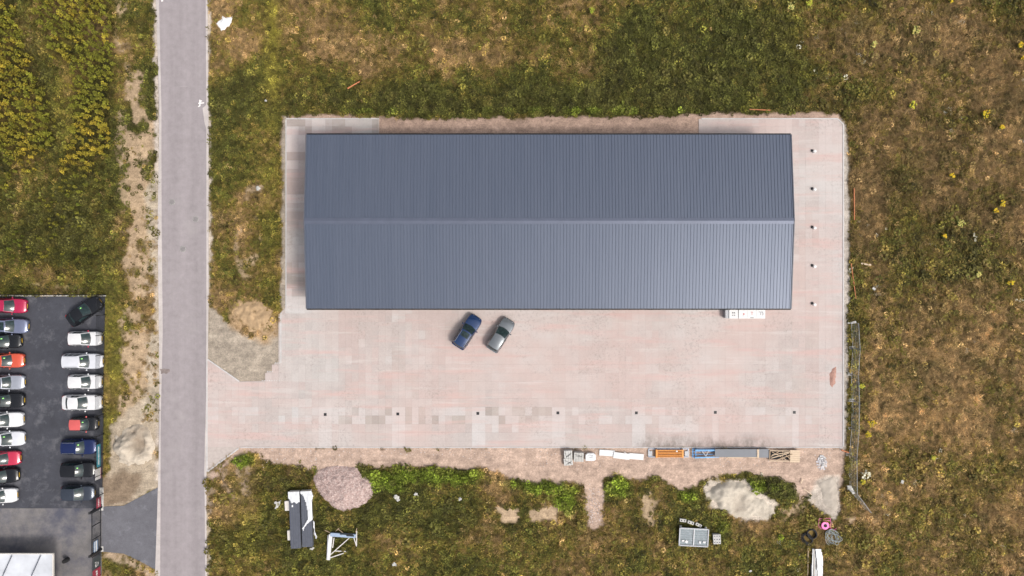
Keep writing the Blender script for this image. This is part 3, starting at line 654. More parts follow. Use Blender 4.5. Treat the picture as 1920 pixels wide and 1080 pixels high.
# style: windscreen base, windscreen top, roof rear, rear glass base (fractions of length from the middle), height, belt
STYLE = dict(hatch=(.23,.00,-.40,-.475,1.47,.93), wagon=(.21,.02,-.43,-.485,1.48,.93), sedan=(.19,-.02,-.28,-.41,1.43,.92), suv=(.21,.03,-.42,-.48,1.62,1.03), mini=(.22,.00,-.43,-.485,1.50,.95), van=(.26,.05,-.46,-.49,1.78,1.08))
def make_car(cx, cy, ang, L, Wd, style, pm, label, roofm=None, sunroof=False, price=None, plate=True, rails=None, mirrorm=None, name='parked_car'):
    wb, wt, rt, rb, Hh, belt = STYLE[style]; wb, wt, rt, rb = wb*L, wt*L, rt*L, rb*L; hw = Wd/2
    t = empty(name, (cx, cy, .034 if cx < -45 else .05), ang, label, 'car')
    def plan(x):
        u = x/(L/2); k = max(0, (u-.62)/.38); r = max(0, (-u-.72)/.28); return hw*(1-.24*k**2.4-.14*r**2.6)
    def ztop(x):
        if x > wb: f = (x-wb)/(L/2-wb); return belt-.03-.10*f-.16*f**4
        if x < rb+.1: f = min(1, (rb+.1-x)/max(.05, rb+.1+L/2)); return belt-.02*f-.06*f**3
        return belt
    sec = [(.80,.19), (.95,.23), (1.0,.42), (.995,.66), (.97,.86), (.90,.965), (.70,1.0), (.35,1.022), (0,1.028)]
    xs = [-L/2, -L/2+.03, -L/2+.12, -L/2+.3]+[lerp(-L/2+.45, L/2-.55, i/14) for i in range(15)]+[L/2-.4, L/2-.25, L/2-.12, L/2-.04, L/2]
    mb = MB(); n = len(sec)*2-1; vv = []
    for i, x in enumerate(xs):
        e = {0: .93, len(xs)-1: .86, 1: .975, len(xs)-2: .95}.get(i, 1); w = plan(x)*e; zt = ztop(x)*(1-(1-e)*.55)
        row = [(w*a, (.26 if e < .94 else .22)+(zt-.22)*(b-.19)/.81) for a, b in sec]
        vv += [(x, y, z) for y, z in row]+[(x, -y, z) for y, z in row[:-1][::-1]]
    fs = []
    for i in range(len(xs)-1):
        for k in range(n-1): fs.append((i*n+k, i*n+k+1, (i+1)*n+k+1, (i+1)*n+k))
        fs.append((i*n+n-1, i*n, (i+1)*n, (i+1)*n+n-1))
    fs += [tuple(range(n))[::-1], tuple((len(xs)-1)*n+k for k in range(n))]
    mb.add(vv, fs); mb.build('body', pm, t, smooth=38)
    wbelt, wroof = hw*.93, hw*.735; zr = Hh-.05
    def front(u, v, o=0):       # u -1..1 across, v 0..1 up
        cb = .20*u*u; x = lerp(wb-cb, wt-.10*u*u, v)+.05*math.sin(math.pi*v); return Vector((x+o*.55, u*lerp(wbelt*.94, wroof, v), lerp(ztop(wb)-.01, zr, v)+.035*(1-u*u)*v+o*.83))
    def rear(u, v, o=0):
        x = lerp(rb+.12*u*u, rt+.08*u*u, v)-.03*math.sin(math.pi*v); return Vector((x-o*.8, u*lerp(wbelt*.93, wroof, v), lerp(belt-.02, zr, v)+.035*(1-u*u)*v+o*.5))
    def side(s, v, sg, o=0):
        x = lerp(lerp(wb-.20, rb+.12, s), lerp(wt-.10, rt+.08, s), v); y = lerp(wbelt, wroof, v)+.03*math.sin(math.pi*v)
        end = min(s, 1-s); y -= (.06*wbelt)*max(0, 1-end/.12)**2*(1-v)
        return Vector((x, sg*(y+o*.9), lerp(belt-.015, zr, v)+o*.35))
    sh = MB(); sh.grid(lambda a, b: front(a*2-1, b), 8, 4); sh.grid(lambda a, b: rear(1-a*2, b), 8, 4)
    for sg in (-1, 1): sh.grid(lambda a, b: side(a, b, sg), 10, 4, flip=sg < 0)
    sh.build('cabin', pm, t, smooth=50)
    def roofp(a, b):
        u = a*2-1; e = 1-(abs(u))**3; x = lerp(wt-.10*u*u+.02, rt+.08*u*u-.02, b)
        return Vector((x, u*(wroof+.01), zr+.006+.042*(1-u*u)+.035*math.sin(math.pi*min(1, b*1.05))*(1-u**4)))
    ro = MB().grid(lambda a, b: roofp(a, b), 8, 8, flip=False).build('roof', roofm or pm, t, smooth=60)
    if sunroof: MB().grid(lambda a, b: roofp(.14+.72*a, .07+(.86 if sunroof == 2 else .34)*b)+Vector((0, 0, .008)), 4, 4).build('sunroof', M['glass'], ro, smooth=60)
    ws = MB().grid(lambda a, b: front((a*2-1)*.93, .05+.91*b, .008), 8, 4).build('windscreen', M['glass'], t, smooth=60)
    if price: MB().grid(lambda a, b: front(price*(.42+.16*a), .66+.16*b, .014), 1, 1).build('price_card', M['price'], ws)
    MB().grid(lambda a, b: rear((1-a*2)*.86, .12+.80*b, .008), 6, 3).build('rear_window', M['glass'], t, smooth=60)
    for sg in (-1, 1):
        for s0, s1 in ((.13, .44), (.48, .72), (.76, .90)):
            if style in ('sedan', 'mini', 'hatch') and s0 > .7: continue
            MB().grid(lambda a, b: side(lerp(s0, s1, a), .08+.80*b, sg, .008), 4, 2, flip=sg < 0).build('side_window', M['glass'], t, smooth=60)
        # doors, handles
        for x0, x1 in ((wb-.28, lerp(wb, rb, .46)), (lerp(wb, rb, .48), lerp(wb, rb, .80))):
            def dp(a, b, x0=x0, x1=x1): x = lerp(x0, x1, a); return Vector((x, sg*(plan(x)*lerp(1.0, .985, b)+.006), lerp(.32, belt*.84, b)))
            d = MB().grid(dp, 3, 2, flip=sg > 0).build('door', pm, t)
            MB().box((x1+.16, sg*(hw*.995+.02), belt*.78), (.16, .025, .03)).build('handle', pm, d)
        # mirror
        mx = wb-.30; mi = MB(); mi.box((mx, sg*(hw+.01), belt+.02), (.06, .12, .03)); mi.lathe((mx+.02, sg*(hw+.09), belt+.06), [(.02, -.06), (.075, -.05), (.095, 0), (.075, .05), (.02, .06)], 8)
        mi.build('mirror', mirrorm or roofm or pm, t, smooth=60)
        # lights follow the rounded corners
        def hl(a, b): 
            x = L/2-.06-.42*a; w = plan(x)*lerp(.93, .60, b)*(1 if a > .1 else .93); return Vector((x, sg*w, ztop(x)*lerp(.90, .985, b)+.012))
        MB().grid(hl, 4, 2, flip=sg > 0).build('headlight', M['head'], t, smooth=60)
        tl = MB(); tl.grid(lambda a, b: Vector((-L/2+.01+.20*a, sg*(plan(-L/2+.2*a)*(.945+.055*a)+.008), lerp(.62, .92, b)*belt)), 2, 2, flip=sg < 0)
        tl.grid(lambda a, b: Vector((-L/2-.004+.02*b, sg*plan(-L/2)*lerp(.945, .55, a), lerp(.62, .93, b)*belt)), 2, 2, flip=sg > 0); tl.build('taillight', M['tail'], t)
        if rails: MB().tube([roofp((.5+sg*.455), .10)+Vector((0, 0, .02)), roofp(.5+sg*.455, .14)+Vector((0, 0, .06)), roofp(.5+sg*.455, .88)+Vector((0, 0, .06)), roofp(.5+sg*.455, .93)+Vector((0, 0, .02))], .022, 5).build('roof_rail', M[rails], ro, smooth=60)
    for x in (L*.31, -L*.30):
        for sg in (-1, 1):
            y = sg*(hw-.11)
            w = empty('wheel'); w.parent = t
            MB().lathe((x, y, .31), [(.20, -.10), (.30, -.10), (.32, -.07), (.32, .07), (.30, .10), (.20, .10)], 16, 'Y').build('tyre', M['rubber'], w, smooth=50)
            MB().lathe((x, y, .31), [(.05, -.105), (.20, -.09), (.20, .09), (.05, .105)], 12, 'Y').build('rim', M['rim'], w, smooth=50)
    MB().box((L/2+.005, 0, .40), (.03, .9, .14)).build('grille', M['trim'], t)
    MB().grid(lambda a, b: Vector((L/2+.03, lerp(-.26, .26, a), lerp(.42, .53, b))), 1, 1).build('number_plate', M['plate'], t)
    MB().grid(lambda a, b: Vector((-L/2-.012, lerp(.26, -.26, a), lerp(.60, .71, b))), 1, 1).build('number_plate', M['plate'], t)
    # bonnet shut line and wipers' cowl
    MB().grid(lambda a, b: front((a*2-1)*.93, -.03+.07*b, .006)+Vector((.03*(1-b), 0, 0)), 8, 1).build('cowl', M['trim'], t)
    bo = MB().grid(lambda a, b: Vector((lerp(wb+.08-.12*(a*2-1)**2, L/2-.26-.10*(a*2-1)**2, b), (a*2-1)*.70*plan(lerp(wb, L/2-.3, b)), ztop(lerp(wb+.08, L/2-.26, b))*1.0+(.022*(1-(a*2-1)**2)+.012))), 8, 6, flip=True)
    bo.build('bonnet', pm, t, smooth=60)
    return t
def lot_car(xf, xr, y, *a, **k):
    """front and rear edges as seen; the nose stands at 0.5 m, the rear roof edge at 1.3 m"""
    f = (xf-960)*S*(1-.5/H); r = (xr-960)*S*(1-1.3/H); yy = (540-y)*S*(1-.8/H)
    return make_car((f+r)/2, yy, k.pop('ang', 0), f-r, *a, **k)
blue = W(876, 622, .7); grey = W(938.5, 628, .7)
make_car(blue.x, blue.y, R(57), 4.30, 1.80, 'suv', P['blue'], 'blue car with dark sunroof and roof rails on the paved yard', sunroof=1, rails='rim')
make_car(grey.x, grey.y, R(57.5), 4.25, 1.78, 'hatch', P['grey'], 'pale grey metallic car with plain roof beside the blue car on the yard')
c = W(157.5, 583.5, .8)
make_car(c.x, c.y, R(35), 4.35, 1.80, 'sedan', P['black'], 'black car parked askew in the corner of the fenced lot', price=1)
lot_car(191, 123, 635, 1.70, 'hatch', P['white'], 'short white hatchback with red mirrors, next to the askew black car', mirrorm=P['red'])
lot_car(193, 112, 677.5, 1.84, 'wagon', P['white2'], 'long white estate car with dark tail window, between two short white hatchbacks', price=1, rails='rim')
lot_car(191, 123, 716, 1.72, 'hatch', P['white'], 'short white hatchback between the white estate and the white saloon')
lot_car(191, 112, 755, 1.82, 'sedan', P['white'], 'white saloon with a boot behind its dark rear window, next to the red-roofed car')
lot_car(185, 128, 795, 1.62, 'mini', P['black'], 'tiny black city car with coral red roof and mirrors', roofm=P['coral'], price=1)
lot_car(182, 111, 838, 1.82, 'wagon', P['navy'], 'navy blue estate car behind the teal banner', price=1, rails='rim')
lot_car(180, 110, 881, 1.80, 'wagon', P['black'], 'black estate car between the navy estate and the dark grey car', price=1)
lot_car(178, 110, 925, 1.80, 'hatch', P['dgrey'], 'dark grey car in the last bay before the gate')
def left_car(xf, y, L, Wd, style, pm, label, **k):
    f = (xf-960)*S*(1-.5/H); return make_car(f-L/2, (540-y)*S*(1-.8/H), R(k.pop('a', 0)), L, Wd, style, pm, label, **k)
left_car(51, 573, 4.2, 1.76, 'hatch', P['crimson'], 'crimson car at the fence end of the row facing the lane', a=-2)
left_car(54, 611, 4.3, 1.76, 'suv', P['greyblue'], 'grey blue car between the crimson car and a black car', sunroof=2, a=-2)
left_car(41, 640, 4.1, 1.72, 'hatch', P['black'], 'black car with pale headlights between the grey blue and orange cars', a=2, price=1)
left_car(46, 676, 4.1, 1.72, 'hatch', P['orange'], 'orange red hatchback in the row of parked cars', price=1)
left_car(47, 717, 4.3, 1.76, 'wagon', P['silver'], 'silver car with yellow front plate beside the orange car', sunroof=1)
left_car(46, 751, 4.2, 1.74, 'sedan', P['black'], 'glossy black car between the silver car and a white car', price=1)
left_car(45, 787, 4.4, 1.80, 'suv', P['white'], 'white car with sunroof next to the glossy black car', a=1, sunroof=2)
left_car(47, 823, 4.3, 1.76, 'hatch', P['white2'], 'white car with plain roof next to the red nosed car', a=1, price=1)
left_car(39, 860, 3.8, 1.68, 'mini', P['red'], 'red nosed small car with black roof', roofm=P['black'], a=2)
left_car(36, 893, 4.1, 1.72, 'hatch', P['black'], 'black car between the red nosed car and the last white car', price=1, a=3)
left_car(33, 930, 4.1, 1.74, 'hatch', P['white'], 'white car at the forecourt end of its row', a=2)

# ------------------------------------------------------------ mesh fence round the parking lot, gate, banners
fence = empty('mesh_fence', W(198, 700), label='black welded mesh fence along the edges of the car park', cat='fence')
def f2w(v): return Vector(v)-fence.location
def wire_panel(L, h=1.75):
    mb = MB()
    for z in [.08+i*(h-.1)/8 for i in range(9)]: mb.bar((0, 0, z), (L, 0, z), .016 if z < h-.1 else .03, .016)
    n = int(L/.125)
    for i in range(n+1): mb.bar((i*L/n, .012, .05), (i*L/n, .012, h), .010, .010)
    return mb.mesh('wire_panel')
def fence_run(a, b):
    a = W(*a); b = W(*b); d = b-a; n = max(1, round(d.length/2.45)); L = d.length/n
    me = wire_panel(L-.06); me.materials.append(M['black_metal']); pm = MB().box((0, 0, .93), (.08, .08, 1.9)).mesh('post'); pm.materials.append(M['black_metal'])
    for i in range(n+1):
        p = a+d*(i/n)
        put('post', pm, None, fence, loc=f2w(p), rz=math.atan2(d.y, d.x))
        if i < n: put('wire_panel', me, None, fence, loc=f2w(p+d.normalized()*.03+Vector((0, 0, .03))), rz=math.atan2(d.y, d.x))
fence_run((198, 553), (193.5, 925)); fence_run((-60, 552.5), (198, 552.5)); fence_run((190, 1034), (189, 1120))
fence_run((193.5, 925), (191.5, 946))
def banner(name, x, y0, y1, z0, z1, m, label, marks):
    """flat printed sheet tied to the fence, facing the road"""
    a, b = W(x, y0), W(x, y1); L = (a-b).length; t = empty(name, (b+a)/2+Vector((.05, 0, 0)), 0, label, 'banner')
    MB().box((0, 0, (z0+z1)/2), (.02, L, z1-z0)).build('sheet', m, t)
    for yc, zc, dy, dz, mm in marks: MB().box((.014, (yc-.5)*L, lerp(z0, z1, zc)), (.006, dy*L, dz*(z1-z0))).build('lettering', mm, t)
    return t
w = M['white']; rr = random.Random(5)
def letters(n, zc, dz, a, b, mm): return [(lerp(a, b, (i+.5)/n), zc+rr.uniform(-.03, .03), (b-a)/n*rr.uniform(.4, .8), dz*rr.uniform(.7, 1)) + (mm,) for i in range(n)]
banner('banner', 194.5, 829, 871, .75, 1.45, M['banner_teal'], 'teal banner with white lettering tied to the fence', letters(14, .5, .35, .1, .9, w))
banner('banner', 193, 874, 894, .45, 1.6, M['white'], 'white sign with a dark red lower edge on the fence', [(.5, .06, 1, .1, M['banner_red']), (.5, .5, .6, .12, M['foam'])])
banner('banner', 191.6, 929, 948, .35, 1.2, M['banner_red'], 'small crimson banner on the fence beside the gate post', letters(5, .55, .3, .1, .9, w))
banner('banner', 189.6, 1038, 1058, .2, 1.7, M['banner_dark'], 'charcoal banner with white lettering on the fence beside the gate', letters(5, .62, .22, .08, .6, w)+letters(4, .35, .12, .1, .5, w))
banner('banner', 189.3, 1060, 1112, .2, 1.7, M['banner_red'], 'large crimson banner with white lettering on the fence', letters(10, .5, .28, .06, .94, w))
gate = empty('sliding_gate', W(190, 990), label='black barred sliding gate across the forecourt entrance', cat='gate')
GL = 76*S
g = MB()
for z in (.12, 1.85): g.box((0, 0, z), (.07, GL, .08))
for y in (-GL/2+.04, -GL/6, GL/6, GL/2-.04): g.box((0, y, .98), (.065, .07, 1.72))
g.build('gate_frame', M['black_metal'], gate)
me = MB().box((0, 0, .98), (.022, .022, 1.68)).mesh('bar'); me.materials.append(M['black_metal'])
for i in range(36): put('bar', me, None, gate, loc=(0, -GL/2+.12+i*(GL-.24)/35, 0))
s = empty('gate_sign', W(189, 1019)+Vector((.10, 0, 0)), label='white and blue sign hanging on the barred gate', cat='sign')
MB().box((0, 0, 1.15), (.02, 1.5, .8)).build('board', M['banner_blue'], s); MB().box((.013, 0, 1.05), (.006, 1.44, .32)).build('stripe', w, s); MB().box((.013, 0, 1.42), (.006, 1.44, .12)).build('stripe', w, s)
for yy, lab in ((950, 'thick black gate post beside the crimson banner'), (1029, 'thick black gate post beside the charcoal banner')):
    p = empty('gate_post', W(191, yy), label=lab, cat='post', group='gate posts')
    MB().box((0, 0, 1.2), (.22, .22, 2.4)).build('post', M['black_metal'], p); MB().box((0, 0, 2.41), (.26, .26, .03)).build('cap', M['trim'], p)
for (x0, y0, x1, y1), lab in (((187, 914, 194, 957), 'long pale concrete gate footing beside the dark grey car'), ((188.5, 1024, 194, 1034), 'short pale concrete gate footing beside the barred gate')):
    MB().prism([W(x0, y0)[:2], W(x1, y0)[:2], W(x1, y1)[:2], W(x0, y1)[:2]], -.1, .06).build('gate_footing', M['pale_concrete'], label=lab, cat='footing')

# ------------------------------------------------------------ white building at the frame's corner
zb = 2.7
sh = empty('showroom', (W(0, 1110, 0)[0]-8, W(0, 1110)[1], 0), label='white flat roofed building with slanting dark rods on its roof beside the forecourt', cat='building')
e = W(100, 1038, zb); o = sh.location; X1, Y1 = e.x-o.x, e.y-o.y; X0, Y0 = X1-16, Y1-14
MB().box(((X0+X1)/2, (Y0+Y1)/2, zb/2-.1), (X1-X0-4.4, Y1-Y0-4.4, zb-.1)).build('wall', M['white'], sh)
rm = mat('white_roofing', (.52,.54,.58), .35, var=.18, scale=.35, world=True)
MB().box(((X0+X1)/2, (Y0+Y1)/2, zb-.06), (X1-X0, Y1-Y0, .1)).build('roof', rm, sh)
for a, b in (((X0, Y1), (X1, Y1)), ((X1, Y1), (X1, Y0))): MB().bar((*a, zb), (*b, zb), .10, .22).build('roof_edge', M['foam'], sh)
for k in range(-2, 3):
    a = W(22+k*54, 1042, zb+.25); b = W(4+k*54, 1082, zb+.25)
    if k in (0, 1, -1, -2): MB().tube([a-o, b-o], .06, 8).build('rod', M['dark_panel'], sh, smooth=60)
MB().lathe((X1-.02, Y1-1.7, .03), [(.25, 0), (.28, .3), (.24, .8), (.16, .9)], 12).build('waste_bin', M['rubber'], smooth=50, label='round black bin beside the white building', cat='bin').location = o

# ------------------------------------------------------------ heaps
def heap(name, poly, hmax, slope, m, label, cat, bumps=.12, seed=0, shape=None, step=.14, edge=5, tone=None):
    """a heap whose foot follows the outline and whose height grows inwards"""
    xs = [p[0] for p in poly]; ys = [p[1] for p in poly]; c = W(sum(xs)/len(xs), sum(ys)/len(ys))
    pad = 8; a = W(min(xs)-pad, max(ys)+pad); b = W(max(xs)+pad, min(ys)-pad)
    X, Y = np.meshgrid(np.arange(a.x, b.x, step), np.arange(a.y, b.y, step)); px = 960+X/S; py = 540-Y/S
    d = sdist(px.ravel(), py.ravel(), poly).reshape(X.shape)+edge*(fbm(px/9, py/9, seed)-.5)*2
    dm = np.maximum(d, 0)*S
    Z = hmax*(1-np.exp(-dm*slope/hmax))+bumps*(fbm(px/8, py/8, seed+3)-.5)*np.clip(dm/.6, 0, 1)+.4*bumps*(fbm(px/3, py/3, seed+5)-.5)*np.clip(dm/.3, 0, 1)
    if shape is not None: Z = Z+shape(px, py)*np.clip(dm/.5, 0, 1)
    colv = None
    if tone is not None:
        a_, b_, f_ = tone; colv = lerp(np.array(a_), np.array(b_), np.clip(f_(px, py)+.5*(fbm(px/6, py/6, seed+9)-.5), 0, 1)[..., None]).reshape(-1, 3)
    Z = np.where(d > 0, np.maximum(Z, .01), -.12*np.clip(-d/2, 0, 1)-.02)
    base = height(px.ravel(), py.ravel()).reshape(X.shape)
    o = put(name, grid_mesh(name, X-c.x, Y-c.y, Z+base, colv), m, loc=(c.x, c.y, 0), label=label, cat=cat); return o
M['sand'] = mat('sand', (.43,.375,.31), .95, var=.16, scale=1.1, world=True, bmp=.03, spec=.1)
M['pale_sand'] = mat('pale_sand', (.44,.39,.325), .95, var=.16, scale=.9, world=True, bmp=.03, spec=.1)
M['red_grit'] = mat('red_grit', (.36,.215,.175), .95, var=.2, scale=4, world=True, bmp=.03, spec=.1)
def gravel_material():
    m, n, b = nodes('pink_gravel')
    v = N(n, 'TexVoronoi'); v.inputs['Scale'].default_value = 7; n.links.new(N(n, 'NewGeometry').outputs['Position'], v.inputs['Vector'])
    sp = N(n, 'SeparateColor'); n.links.new(v.outputs['Color'], sp.inputs[0])
    c = ramp(n, sp.outputs[0], [(0, (.31,.22,.20)), (.5, (.41,.31,.285)), (1, (.50,.40,.37))])
    c = mix(n, c, (.29,.215,.20), ramp(n, noise(n, .7, 5, .7), [(.5, 0), (.7, .8)]))
    n.links.new(c, b.inputs['Base Color']); b.inputs['Roughness'].default_value = .95; b.inputs['Specular IOR Level'].default_value = .1
    bump(n, b, v.outputs['Distance'], .9, .06); return m
M['gravel'] = gravel_material()
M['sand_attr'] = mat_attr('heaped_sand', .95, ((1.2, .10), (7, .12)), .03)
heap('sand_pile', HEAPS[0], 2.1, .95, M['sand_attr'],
     'pale sand pile with a dug hollow on the verge between car park and road', 'sand pile', .35, 3, lambda x, y: -1.7*blob(x, y, 264, 833, 10, 13)+.55*blob(x, y, 234, 838, 20, 14)+.35*blob(x, y, 262, 862, 20, 8)-.35*blob(x, y, 252, 808, 26, 9), tone=((.47,.41,.335), (.235,.19,.145), lambda x, y: 1.1*blob(x, y, 264, 832, 11, 17)+.75*blob(x, y, 262, 806, 26, 14)))  # tone: shade of the hollow painted in, plus a darker moist upper slope
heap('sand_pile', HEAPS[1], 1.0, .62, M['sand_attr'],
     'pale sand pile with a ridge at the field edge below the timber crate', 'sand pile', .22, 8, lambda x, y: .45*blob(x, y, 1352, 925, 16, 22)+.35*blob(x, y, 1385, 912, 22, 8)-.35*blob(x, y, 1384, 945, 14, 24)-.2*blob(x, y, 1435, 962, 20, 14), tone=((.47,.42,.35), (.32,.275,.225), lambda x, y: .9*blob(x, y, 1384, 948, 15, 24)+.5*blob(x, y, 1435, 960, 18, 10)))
heap('gravel_pile', HEAPS[2], 1.1, .55, M['gravel'],
     'wide heap of pinkish gravel on the field edge beside the grey panel stacks', 'gravel heap', .3, 12, edge=2.5)
heap('sand_heap', HEAPS[3], .35, .4, mat('grey_sand', (.39,.345,.295), .95, var=.15, scale=1, world=True, bmp=.03, spec=.1),
     'low grey sand heap near the temporary fence', 'sand heap', .12, 17)
heap('grit_heap', [(1553,700),(1558,690),(1568,686),(1570,700),(1567,718),(1560,728),(1554,722)], .32, .6, M['red_grit'], 'small reddish grit heap on the paved yard', 'grit heap', .12, 19, step=.08, edge=2)
heap('white_heap', HEAPS[4], .35, .6, mat('white_lime', (.78,.78,.78), .9, var=.08, scale=3), 'bright white heap of lime on the grass beside the road', 'lime heap', .25, 23, step=.08, edge=5)
heap('soil_mound', [(440,582),(462,566),(485,566),(508,584),(516,606),(500,624),(468,622),(446,604)], .45, .3, mat('sandy_soil', (.37,.26,.155), .95, var=.25, scale=1.6, world=True, bmp=.05, spec=.1),
     'low mound of orange sandy soil between the road and the paved yard', 'soil mound', .35, 29)
rk = MB(); rr = random.Random(11)
for i in range(230):
    a = rr.uniform(0, 6.28); q = rr.random()**.6; p = W(1540+10*q*math.cos(a), 873+20*q*math.sin(a)); s = rr.uniform(.05, .14); k = rr.choice((.5, .55, .42, .25, .62))
    M4 = Matrix.Translation((p.x, p.y, s*.4+.12*(1-q))) @ Matrix.Rotation(rr.uniform(0, 6), 4, 'Z') @ Matrix.Rotation(rr.uniform(-.5, .5), 4, 'X')
    rk.box(None, (s*rr.uniform(1, 1.9), s*1.2, s), M=M4, col=(k, k*rr.uniform(.94, 1), k*rr.uniform(.94, 1.02)))
M['stone_attr'] = mat_attr('rubble_stone', .9, ((9, .15),), 0)
rk.build('rubble_heap', M['stone_attr'], label='scattered heap of white and grey broken stones at the yard corner', cat='rubble', kind='stuff')
# loose stones on the gravel heap and along the south soil strip
gr = MB()
hp = bpy.data.objects['gravel_pile']; gm = hp.data; gv = [v.co for v in gm.vertices if v.co.z > .08]
for i in range(900):
    v = rr.choice(gv); s = rr.uniform(.04, .09); k = rr.uniform(.30, .52)
    gr.box((v.x+rr.uniform(-.08, .08), v.y+rr.uniform(-.08, .08), v.z+s*.1), (s*1.4, s, s*.8), rz=rr.uniform(0, 6), rx=rr.uniform(-.6, .6), col=(k, k*.78, k*.72))
gr.build('stones', M['stone_attr'], hp, kind='stuff')
ls = MB()
for i in range(900):
    x, y = rr.uniform(470, 1570), 840+45*rr.random()
    if rr.random() > .35+.65*abs(math.sin(x*.013)): continue
    s = rr.uniform(.03, .09); k = rr.uniform(.3, .6); p = W(x, y); ls.box((p.x, p.y, .0), (s*1.4, s, s), rz=rr.uniform(0, 6), rx=rr.uniform(-.5, .5), col=(k, k*.88, k*.82))
for i in range(260):
    y = rr.uniform(900, 990); x = 1115+rr.gauss(0, 9); s = rr.uniform(.03, .10); k = rr.uniform(.3, .55); p = W(x, y); ls.box((p.x, p.y, .0), (s*1.4, s, s), rz=rr.uniform(0, 6), col=(k, k*.86, k*.8))
ls.build('loose_stones', M['stone_attr'], label='loose stones strewn over the bare soil strip along the yard', cat='stones', kind='stuff')

# ------------------------------------------------------------ drains, manholes, paint marks, pipe stubs
dr = empty('drain', (0, 0, 0), label='small square black drain gully in the paved yard', cat='drain', group='drain gullies across the yard')
MB().box((0, 0, .035), (.34, .34, .05)).build('frame', M['black_metal'], dr)
for i in range(4): MB().box((0, -.105+.07*i, .062), (.28, .03, .012)).build('grate_bar', M['trim'], dr)
dps = [(610, 777), (746, 776), (896, 775), (1046, 774), (1193, 774), (1341, 773), (1489, 773)]
for i, p in enumerate(dps):
    o = dr if i == 0 else copy_tree(dr); o.location = W(*p); o['label'] = ('first', 'second', 'third', 'fourth', 'fifth', 'sixth', 'seventh')[i]+' small square black drain gully counted from the road across the yard'
mhm = mat('cast_iron', (.22,.205,.205), .7, .2, var=.15, scale=8)
mh = empty('manhole_cover', label='round iron manhole cover in the road', cat='manhole cover', group='manhole covers in the road')
MB().lathe((0, 0, .02), [(.36, 0), (.36, .018), (.30, .018)], 24).build('ring', M['concrete'], mh)
MB().lathe((0, 0, .02), [(.285, 0), (.285, .024), (.10, .026)], 24).build('lid', mhm, mh)
MB().tube([(.325*math.cos(a), .325*math.sin(a), .04) for a in [k*math.pi/10 for k in range(20)]], .014, 5, closed=True).build('rim', M['trim'], mh)
for i, p in enumerate([(323, 379), (367, 411), (343, 467)]):
    o = mh if i == 0 else copy_tree(mh); o.location = W(*p); o['label'] = ('first', 'second', 'third')[i]+' round iron manhole cover in the road counted from the painted symbol'
pmk = mat('road_paint', (.74,.72,.70), .7, var=.12, scale=4)
def mark(name, segs, label, w=.13, m=None):
    mb = MB()
    for k, (a, b) in enumerate(segs): mb.bar(W(*a)+Vector((0, 0, .034+.001*k)), W(*b)+Vector((0, 0, .034+.001*k)), w, .006)
    mb.build(name, m or pmk, label=label, cat='paint mark')
mark('paint_mark', [((375,187),(375,198)), ((372,194),(383,193)), ((375,190),(379,189)), ((376,198),(372,200))], 'white painted symbol on the road beside the chalky edge stain')
mark('paint_mark', [((301,-2),(306,2)), ((303,3),(306,1))], 'short white stroke on the road across from the lime heap')
mark('paint_mark', [((337,162),(352,162))], 'faint pale dash in the middle of the road', .04, mat('worn_paint', (.33,.30,.305), .8))
st = MB(); st.prism([W(*p)[:2] for p in [(380,203),(388,196),(391,240),(388,245),(384,232)]], .03, .0375); st.build('chalk_stain', M['gutter'], label='chalky pale stain on the road edge below the painted symbol', cat='stain')
st = MB()
pts = [(W(308, 696).x+.55*math.cos(a)*(1+.35*math.sin(3*a+1)), W(308, 696).y+.44*math.sin(a)*(1+.4*math.cos(2*a))*(1+.2*math.sin(5*a))) for a in [k*2*math.pi/16 for k in range(16)]]
st.prism(pts, .03, .041); st.build('tar_patch', mat('tar', (.19,.155,.145), .8, var=.35, scale=3, world=True), label='dark patch of spilt soil on the road edge', cat='stain')
ps = empty('pipe_stub', label='small white pipe stub standing in the paving between warehouse and kerb', cat='pipe stub', group='white pipe stubs beside the gable')
MB().lathe((0, 0, .03), [(.15, 0), (.15, .42), (.11, .45)], 14).build('pipe', M['white'], ps, smooth=40)
MB().lathe((0, 0, .45), [(.17, 0), (.17, .06), (.08, .09)], 14).build('cap', M['white'], ps, smooth=40)
MB().box((-.16, .16, .05), (.3, .3, .05)).build('dark_square', M['black_metal'], ps)  # flat black square set off the pipe's upper left side
for i, y in enumerate((285, 356, 428, 500, 571)):
    o = ps if i == 0 else copy_tree(ps); o.location = W(1525, y); o['label'] = ('fifth', 'fourth', 'third', 'second', 'first')[i]+' white pipe stub beside the warehouse gable counted from the white boxes'

